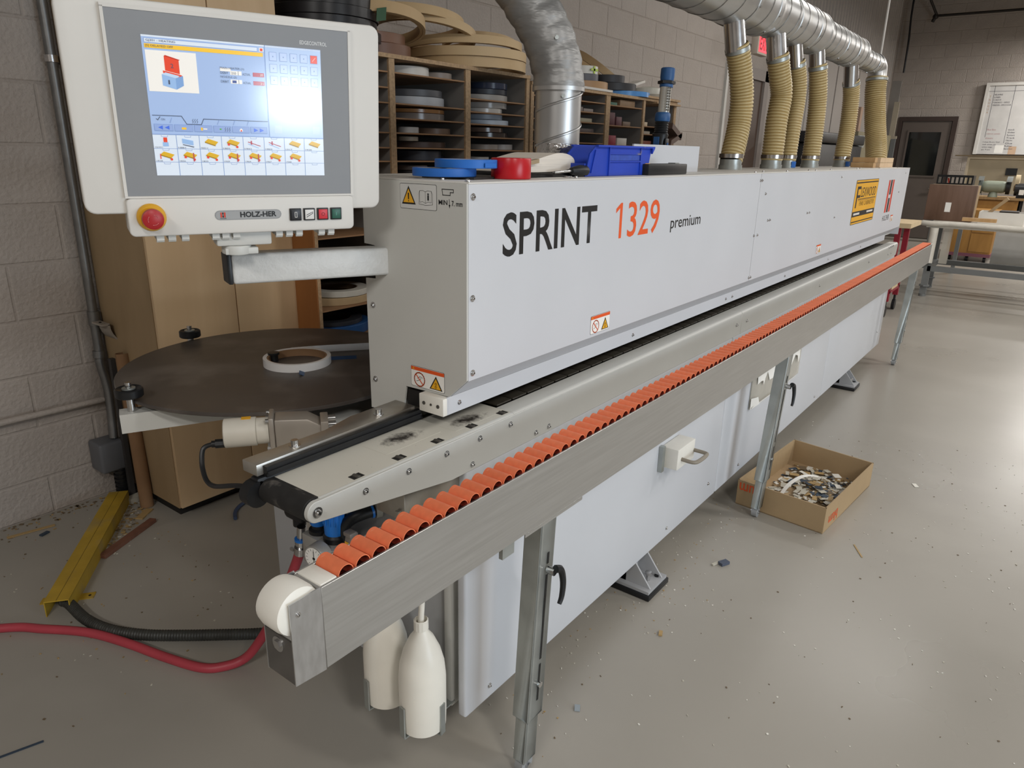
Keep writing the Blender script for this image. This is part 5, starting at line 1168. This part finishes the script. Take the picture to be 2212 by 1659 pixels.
MB().tube(smooth_path([(.30, 2.75, .014), (.58, 2.53, .014), (.668, 2.414, .014), (.75, 2.281, .014), (.802, 2.132, .014), (.844, 1.971, .014), (.887, 1.841, .014), (.934, 1.788, .016), (.985, 1.755, .03), (1.02, 1.72, .09), (1.045, 1.66, .20), (1.055, 1.60, .32), (1.06, 1.55, .42), (1.06, 1.53, .465)], 8), .0145, 14).build('red_air_hose', M_rh, None, label='thick red air hose snaking over the floor up to the regulator', cat='hose')
fxp = resample(smooth_path([(.765, 2.52, .022), (.775, 2.487, .022), (.773, 2.354, .02), (.796, 2.237, .02), (.849, 2.129, .02), (.919, 2.035, .02), (1.017, 1.919, .02), (1.092, 1.835, .02), (1.25, 1.68, .02)], 8), 220)
MB().tube(fxp, .018, 14, rf=lambda i, m: .0185 if i % 2 else .0168).build('flexible_conduit', pm('dusty_black_conduit', '#33332f', .5, var=.2, scale=30), None, label='dusty black flexible conduit leaving the yellow channel', cat='conduit')
MB().tube(smooth_path([(1.78, 2.74, .009), (1.709, 2.71, .009), (1.60, 2.70, .009), (1.53, 2.66, .009), (1.49, 2.60, .009)], 6), .008, 8).build('blue_cable', pm('faded_blue', '#3c4a66', .6), None, label='faded blue cable on the floor before the tall cabinet', cat='cable')
MB().obox((1.128, 2.794, .009), (.135, .066, 0), (-.0065, .013, 0), (0, 0, .008)).build('wood_stick', wood('dark_stick', '#6a4536', '#7a5240', .6), None, label='dark reddish wood stick on the floor beside the yellow channel', cat='stick')
M_scr = [pm('scrap_'+h, '#'+h, .6) for h in ('b9b4a6', 'a98d5f', '8a744f', '33404f', 'd9d6cd', '6b5b46')]
def scrap(label, x, y, l, w, a, m, h=.003, tilt=0):
    c_, s_ = math.cos(D(a)), math.sin(D(a))
    return MB().obox((x, y, h+.001+abs(tilt)*l*.5), (l*c_, l*s_, tilt*l*.5), (-w*s_, w*c_, 0), (0, 0, h)).build('floor_scrap', m, None, label=label, cat='scrap')
scrap('long tan veneer sliver along the foot of the block wall', .905, 3.165, .085, .008, -12, M_scr[1], .0015)
scrap('dark blue scrap just before the foot of the block wall', .93, 3.10, .018, .008, 20, M_scr[3])
scrap('flat tan offcut right of the yellow channel', 1.27, 2.95, .045, .016, 35, M_scr[1])
scrap('small yellow-brown wood offcut left of the yellow channel', 1.165, 3.09, .02, .008, 40, M_scr[2])
scrap('crumpled white paper by the foot of the cardboard tube', 1.31, 3.11, .035, .02, 10, M_scr[0], .012)
scrap('thin blue strip on the floor at the lower left corner', .425, 1.935, .052, .004, -18, M_scr[3], .0006)
scrap('grey square chip on the floor in front of the nearest leg', 1.477, .843, .010, .008, 30, pm('scrap_grey', '#8d959a', .4), .0012, .5)
scrap('brown wood crumb on the floor before the machine', 1.944, .804, .012, .006, 20, M_scr[1], .003)
scrap('dark blue-grey scrap on the floor beyond the machine foot', 2.50, .80, .020, .012, -25, pm('scrap_blue', '#4b5262', .5), .006)
scrap('pale wood scrap touching the dark blue-grey one', 2.478, .826, .018, .005, -20, M_scr[0], .003)
scrap('small white card on the floor right of the cardboard tray', 3.80, .32, .02, .010, 30, M_scr[4], .001)
scrap('thin tan strip on the floor before the cardboard tray', 2.95, .40, .05, .003, 30, M_scr[1], .0006)
rnd = random.Random(3); db = MB(); 
def chip(x, y, z, sz, mi):
    a_ = rnd.uniform(0, 6.3); c_, s_ = math.cos(a_)*sz, math.sin(a_)*sz; k_ = rnd.uniform(.3, .9)
    db.mat(mi).obox((x, y, z+.0012), (c_, s_, 0), (-s_*k_, c_*k_, 0), (0, 0, .0008))
for i in range(420):
    x = rnd.uniform(.3, 4.5); y = rnd.uniform(-.2, 1.0)
    chip(x, y, 0, rnd.uniform(.001, .0035), rnd.choice((0, 4, 4, 5)))
for i in range(160): chip(rnd.gauss(2.25, .5), rnd.gauss(.95, .08), 0, rnd.uniform(.001, .003), rnd.choice((0, 4, 1)))
for i in range(140): chip(rnd.uniform(.5, 1.3), rnd.uniform(1.9, 3.2), 0, rnd.uniform(.001, .004), rnd.choice((0, 1, 2, 5)))
for i in range(220):
    t_ = rnd.random(); chip(1.02+t_*.3+rnd.gauss(0, .04), 2.78+t_*.32+rnd.gauss(0, .06), rnd.uniform(0, .004), rnd.uniform(.002, .009), rnd.choice((0, 1, 2, 2, 5)))
for i in range(80): chip(rnd.uniform(.75, 1.25), 3.27-abs(rnd.gauss(0, .05)), 0, rnd.uniform(.002, .008), rnd.choice((1, 2, 5, 5)))
tagp(db.build('floor_debris', M_scr, None), 'fine wood chips and dust scattered over the workshop floor', 'debris', kind='stuff')
# ================================================================== CARDBOARD TRAY
ct2 = [Vector((2.985, .560, 0)), Vector((3.66, .505, 0)), Vector((3.79, .925, 0)), Vector((2.99, .945, 0))]
ct2 = [Vector((3.0, .555, 0)), Vector((3.65, .500, 0)), Vector((3.71, .90, 0)), Vector((3.04, .955, 0))]
bxm = thing('cardboard_tray', 'open brown cardboard tray full of scraps beside the rail leg', 'box', (3.34, .73, 0))
M_card = pm('corrugated_card', '#a38b69', .75, var=.06, scale=6, bump=.1, bscale=40); M_cardin = pm('card_inside', '#a88f6e', .8, var=.06, scale=6)
MB().add([p+Z_*.001 for p in ct2]+[p+Z_*.005 for p in ct2], [(3, 2, 1, 0), (4, 5, 6, 7)]+[(i, (i+1) % 4, 4+(i+1) % 4, 4+i) for i in range(4)]).build('bottom', M_cardin, bxm)
for i in range(4):
    p, q = ct2[i], ct2[(i+1) % 4]; e_ = (q-p).normalized(); n_ = Vector((-e_.y, e_.x, 0))
    MB().obox((p+q)/2+n_*.003+Z_*.063, e_*(q-p).length/2, n_*.003, Z_*.0615).build('side', M_card, bxm)
M_blum = pm('card_orange_print', '#d0562c', .6)
e_ = (ct2[0]-ct2[3]).normalized()
text('lettering', 'blum', (.115, .055), M_blum, bxm, ct2[3]+e_*.125-Vector((1, 0, 0))*.0008+Z_*.115+Vector((-.001, 0, 0)), -e_, -Z_, .015)
e2 = (ct2[1]-ct2[0]).normalized(); n2 = Vector((e2.y, -e2.x, 0))
text('lettering', 'blum', (.115, .05), M_blum, bxm, ct2[0]+e2*.17+n2*.0008+Z_*.065, -e2, -Z_, .015)
db = MB()
for i in range(520):
    uu, vv = rnd.betavariate(1.6, 1.3), rnd.betavariate(1.4, 1.6)
    p = ct2[0].lerp(ct2[1], .08+.84*uu).lerp(ct2[3].lerp(ct2[2], .08+.84*uu), .05+.85*vv)
    chip(p.x, p.y, .006+rnd.random()*.03*(1-abs(vv-.4)), rnd.choice((.006, .010, .016, .022)), rnd.choice((0, 4, 4, 2, 1, 5, 3, 0)))
tagp(db.build('scrap_heap', M_scr, None), 'loose white and brown tape offcuts heaped inside the cardboard tray', 'scraps', kind='stuff')
sp = smooth_path([(3.16, .80, .02), (3.24, .78, .075), (3.33, .74, .098), (3.42, .69, .075), (3.46, .66, .03)], 6)
st = MB()
for p, q in zip(sp, sp[1:]):
    o_ = Vector((.006, .009, 0)); k_ = Vector((0, 0, .0012))
    st.add([p-o_, q-o_, q+o_, p+o_, p-o_+k_, q-o_+k_, q+o_+k_, p+o_+k_], [(0, 1, 2, 3), (4, 5, 6, 7), (0, 1, 5, 4), (3, 2, 6, 7)])
st.build('tape_strip', M_paper, None, label='white tape strip arching up out of the cardboard tray', cat='strip')
# ================================================================== FAR RIGHT BACKGROUND
# roller stand wrapped in film
rs = thing('wrapped_table', 'grey steel table frame with a film-wrapped white top at the far right', 'table', (9.9, .6, 0))
M_wrap2 = pm('stretch_film', '#cfcabf', .35, var=.08, scale=12, bump=.5, bscale=16); M_frm = pm('grey_frame', '#6f7170', .5, var=.06)
MB().tube(smooth_path([(9.62, 1.33, .85), (9.60, 1.20, .845), (9.60, .9, .85), (9.60, -.4, .83)], 5), .03, 12, rf=lambda i, m: .02 if i < 2 else .03).build('wrapped_edge', M_wrap2, rs)
B(9.62, 10.45, -.4, 1.25, .80, .845).build('top', M_wrap2, rs)
for (x, y) in ((9.66, 1.16), (10.40, 1.20)):
    B(x-.03, x+.03, y-.035, y+.035, .03, .80).build('leg', M_frm, rs)
    MB().cyl((x, y, .0), (x, y, .03), .04).build('foot', M_frm, rs); MB().cyl((x, y, .12), (x, y, .135), .06, n=6).build('lock_nut', M_frm, rs)
MB().box(9.62, 9.69, .98, 1.06, .40, .80).build('film_web', pm('film_clear', '#bdb8ac', .3, alpha=.5), rs)
MB().box(9.63, 9.69, -.4, 1.16, .30, .36).build('rail', M_frm, rs); MB().box(10.37, 10.43, -.4, 1.2, .30, .36).build('rail', M_frm, rs); MB().box(9.69, 10.37, 1.14, 1.20, .30, .36).build('rail', M_frm, rs)
MB().tube([(9.60, 1.16, .80), (9.60, 1.16, .40)], .045, 10).build('wrapped_post', M_wrap2, rs)
B(9.70, 9.78, .59, .92, .888, .925).build('plank', wood('plank_tan', '#b08a5c', '#bd9a6c', .6, 4), None, label='short tan plank on the front of the wrapped table', cat='plank')
wbx = thing('walnut_crate', 'square walnut laminate box with a white tag at the far right', 'box', (10.2, 1.1, .845))
B(10.16, 10.26, .87, 1.37, .846, 1.262).build('front', wood('walnut', '#5d4535', '#73594a', .5, 3, (3, 3, .5), 5), wbx, bevel=.003)
B(10.26, 10.5, .87, 1.37, .846, 1.258).build('carcass', M_card, wbx); B(10.157, 10.1595, 1.105, 1.165, .95, 1.06).build('tag', M_paper, wbx)
wh = thing('white_drawer_box', 'open white box holding offcuts on the wrapped table', 'box', (10.1, .6, .846))
MB().box(9.98, 9.995, .35, .79, .8465, .985).box(10.3, 10.315, .35, .79, .8465, .985).box(9.995, 10.3, .35, .365, .8465, .985).box(9.995, 10.3, .775, .79, .8465, .985).box(9.995, 10.3, .365, .775, .8465, .856).build('sides', pm('white_melamine', '#d5d1c9', .5), wh)
MB().obox((10.06, .625, 1.055), (.01, .08, -.085), (0, -.012, -.012), (.04, 0, 0)).build('offcut_board', M_card, None, label='wooden offcut leaning out of the white box', cat='offcut')
MB().box(10.02, 10.25, .42, .60, .90, 1.0).build('dark_offcuts', pm('dark_offcut', '#3a332d', .6), None, label='dark offcuts inside the white box', cat='offcut')
B(10.75, 10.77, -.35, .63, .30, .78).build('white_sheet', pm('white_sheet', '#b7b5b0', .4), None, label='large white sheet leaning below the wrapped table', cat='sheet')
# drawer cabinet on castors
dc = thing('drawer_cabinet', 'low oak drawer cabinet on castors under the far bench', 'cabinet', (13.8, 1.1, 0))
M_oak = wood('oak_front', '#94692f', '#a6793a', .5, 3, (3, 3, .6)); M_purple = pm('plum_edge', '#7a4a58', .5)
B(13.6, 14.2, .82, 1.42, .13, .80).build('body', M_oak, dc)
for k in range(2): B(13.585, 13.599, .83, 1.12, .16+.30*k, .44+.30*k).build('drawer', M_oak, dc)
B(13.58, 14.2, .81, 1.43, .08, .13).build('base_edge', M_purple, dc)
for y in (.88, 1.12, 1.36): MB().cyl((13.65, y-.02, .04), (13.65, y+.02, .04), .04).build('castor', M_black, dc)
# bench with grinders
bn2 = thing('work_bench', 'wooden work bench carrying the grinders against the far wall', 'bench', (14.9, .5, 0))
B(14.5, 15.2, -.4, 1.25, .93, .965).build('top', wood('bench_top', '#8e7048', '#9f8056', .6), bn2)
B(14.55, 15.15, .62, 1.22, .55, .925).build('cupboard', M_oak, bn2); B(14.535, 14.549, .70, 1.20, .75, .91).build('drawer_front', M_oak, bn2)
B(14.55, 14.62, .58, .64, 0, .93).build('leg', M_dark, bn2); B(14.55, 14.62, 1.17, 1.23, 0, .55).build('leg', M_dark, bn2); B(15.1, 15.17, -.35, -.28, 0, .93).build('leg', M_dark, bn2)
def grinder(label, y, M_b):
    g = thing('bench_grinder', label, 'grinder', (14.7, y, .966))
    MB().cyl((14.7, y-.11, 1.13), (14.7, y+.11, 1.13), .095, n=24).sphere((14.7, y-.11, 1.13), .094, 8).sphere((14.7, y+.11, 1.13), .094, 8).build('motor', M_b, g)
    MB().lathe([(.07, 0), (.06, .06), (.03, .11)], (14.7, y, .966), (0, 0, 1), 16).build('pedestal', M_b, g)
    for k in (-1, 1):
        MB().cyl((14.7, y+k*.17, 1.13), (14.7, y+k*.225, 1.13), .115, n=24).build('wheel_guard', M_black if k < 0 else pm('stone_wheel', '#5d6560', .7), g)
    MB().obox((14.62, y-.2, 1.26), (.05, 0, .04), (0, .04, 0), (0, 0, .004)).obox((14.62, y+.2, 1.26), (.05, 0, .03), (0, .04, 0), (0, 0, .004)).build('eye_shield', M_galv, g)
    return g
grinder('grey-green bench grinder on the far work bench', 1.03, pm('grinder_green', '#8d9484', .5))
g2 = thing('belt_grinder', 'black grinder with large cloth wheel at the right edge', 'grinder', (14.7, .62, .966))
MB().cyl((14.7, .50, 1.10), (14.7, .74, 1.10), .10, n=20).box(14.62, 14.8, .55, .70, .966, 1.05).build('motor', M_black, g2)
MB().cyl((14.78, .70, 1.20), (14.78, .76, 1.20), .13, n=24).build('cloth_wheel', pm('cloth_wheel', '#b9a98a', .9), g2); B(14.585, 14.595, .60, .67, 1.02, 1.10).build('white_label', M_paper, g2)
# board and whiteboard
M_beige = pm('beige_board', '#9b8f78', .6); bb1 = thing('beige_board', 'large beige framed board standing behind the grinders', 'board', (16.0, 1.0, 1.0))
B(16.0, 16.05, -.4, 1.62, .98, 1.60).build('panel', M_beige, bb1); MB().box(15.98, 16.0, -.4, 1.63, 1.57, 1.61).box(15.98, 16.0, 1.59, 1.63, .98, 1.57).build('frame', pm('beige_edge', '#b8ab94', .6), bb1)
B(15.95, 16.06, -.4, 1.83, 1.612, 1.632).build('thin_batten', pm('batten_brown', '#6f5f47', .6), None, label='thin brown batten lying along the top of the beige board', cat='batten')
B(15.97, 15.98, .83, 1.0, 1.30, 1.42).build('black_plate', M_black, None, label='small black plate on the beige board behind the grinder', cat='plate')
wbd = thing('whiteboard', 'white framed whiteboard with handwritten job lists on the far wall', 'whiteboard', (16.7, .6, 1.65))
B(16.72, 16.75, -.6, 1.62, 1.66, 2.90).build('board', pm('whiteboard', '#c9c7c4', .25), wbd)
MB().box(16.70, 16.76, -.6, 1.64, 2.86, 2.91).box(16.70, 16.76, 1.585, 1.64, 1.655, 2.86).build('frame', pm('white_frame', '#d2cfc9', .4), wbd)
f = Flat((16.7195, 1.585, 1.66), -Y_, Z_, -X_)
M_mk = pm('marker_ink', '#474650', .6); M_mkr = pm('marker_pink', '#b58c8c', .6); M_mko = pm('marker_orange', '#b39277', .6)
f.m(M_mk).rect(0, 1.10, .62, 1.106, 1).rect(.085, .3, .091, 1.2, 1).rect(.40, .2, .406, 1.2, 1)
f.m(M_paper).rect(.28, .02, .42, .16, 1); f.m(pm('photo_card', '#c2a489', .6)).rect(.50, .0, .62, .14, 1)
f.build('ruled_lines', wbd)
for i, (s_, w_s) in enumerate((('MELAMINE', .13), ('LUMBER', .10), ('CORDOS', .12), ('TORONTO - OFFICE', .26), ('WINDSOR - OFFICE DOOR', .29))): f.txt(s_, .10, 1.03-.045*i, w_s, .026, M_mk, wbd, 2)
for i, (s_, w_s) in enumerate((('Blue Box', .14), ('cabinet panels', .22), ('drawers', .12))): f.txt(s_, .10, .42-.075*i, w_s, .03, M_mkr, wbd, 2)
for i, (s_, w_s) in enumerate((('2 sheet Brown Vinyl', .27), ('4x8 white ply', .22), ('white edge', .17), ('qty. 9 pcs', .14))): f.txt(s_, .07, .20-.045*i, w_s, .026, M_mk, wbd, 2)
for i, s_ in enumerate(('stock', 'Slides', 'Runners', 'Track', 'Chip bins', 'Glue', 'Rubber', 'Back of doors')): f.txt(s_, .43, .42-.048*i, .10+.01*(i % 4), .03, M_mk, wbd, 2)
for i, s_ in enumerate('AUGUST'): f.txt(s_, .025+.0*i, .72+.055*i, .03, .035, M_mko, wbd, 2)
# black crate behind the walnut box
cr = thing('slotted_crate', 'black slotted plastic crate behind the walnut box', 'crate', (12.0, 1.32, 1.15))
MB().box(11.98, 12.0, 1.10, 1.54, 1.0, 1.235).box(11.98, 12.0, 1.10, 1.54, 1.315, 1.345).build('band', M_black, cr)
for i in range(9): B(11.98, 12.0, 1.10+.0525*i, 1.12+.0525*i, 1.235, 1.315).build('bar', M_black, cr)
MB().box(12.0, 12.25, 1.10, 1.12, 1.0, 1.34).box(12.0, 12.25, 1.52, 1.54, 1.0, 1.34).build('crate_side', M_black, cr)
MB().box(11.9, 12.35, 1.05, 1.6, .95, 1.0).box(11.95, 12.0, 1.1, 1.15, 0, .95).box(12.25, 12.3, 1.5, 1.55, 0, .95).build('stand', M_frm, cr)
MB().obox((12.06, 1.40, 1.26), (.005, .01, .04), (0, .01, 0), (.01, 0, 0)).build('orange_tool', M_red, None, label='red-handled tool inside the black slotted crate', cat='tool')
# red cart behind the machine
rc = thing('red_cart', 'red steel cart with a pale board on top behind the machine end', 'cart', (8.3, 1.5, 0))
M_rc = pm('cart_red', '#8d2030', .45)
B(8.0, 8.6, 1.17, 1.9, .90, .945).build('board', wood('pale_board', '#c9b38d', '#d4bf9b', .6), rc)
for (x, y) in ((8.05, 1.28), (8.55, 1.28), (8.05, 1.85)):
    B(x-.025, x+.025, y-.025, y+.025, .16, .90).build('leg', M_rc, rc); MB().cyl((x, y-.015, .055), (x, y+.015, .055), .055).cyl((x, y, .1), (x, y, .16), .012).build('castor', M_black, rc)
B(8.03, 8.57, 1.255, 1.87, .24, .27).build('lower_tray', M_rc, rc); B(8.1, 8.4, 1.25, 1.5, .275, .31).build('tray_board', wood('pale_board', '#c9b38d', '#d4bf9b', .6), rc)
# dark machine behind the hoses
dm = thing('black_saw', 'black machine cabinet standing behind the amber hoses', 'machine', (11.3, 2.9, 0))
B(9.9, 12.7, 2.75, 3.1, .5, 1.72).build('body', M_black, dm, bevel=.02); B(9.85, 12.6, 2.70, 3.12, 1.725, 1.86).build('head', M_black, dm, bevel=.02)
B(9.9, 12.7, 2.78, 3.08, 0, .5).build('plinth', M_dark, dm); MB().cyl((12.85, 2.85, 1.70), (12.85, 2.85, 1.88), .09).build('grey_motor', M_galv, dm)
B(13.0, 15.6, 2.9, 2.95, .0, 1.95).build('tan_board', pm('khaki_board', '#7f7760', .7), None, label='khaki board leaning on the cladding behind the last hose', cat='board')
B(13.6, 13.75, 3.05, 3.1, 0, 2.35).build('wood_post', wood('pink_post', '#9c7f6c', '#a98d79', .6), None, label='brownish wood post standing against the pale cladding', cat='post')
# rack of cream boards in the far corner
rk = thing('corner_rack', 'pale shelf rack in the far corner beside the brown door', 'rack', (15.9, 3.05, 0))
M_cream = pm('cream_board', '#a39a88', .6)
B(15.85, 15.9, 2.85, 3.05, 1.9, 1.95).build('shelf', M_cream, rk); B(15.85, 15.9, 2.86, 2.94, 0, 1.9).build('upright', M_frm, rk); B(15.86, 15.9, 2.90, 2.99, 1.95, 2.56).build('board', M_cream, rk); B(16.1, 16.15, 2.97, 3.13, .0, 2.95).build('board', M_melgrey, rk)
B(15.95, 16.0, 2.9, 3.05, .0, 1.88).build('back', M_dark, rk)
# ================================================================== plan units to metres
for me in bpy.data.meshes: me.transform(Matrix.Scale(U, 4))
for o in bpy.data.objects:
    if o.type in ('MESH', 'EMPTY'): o.location = o.location*U
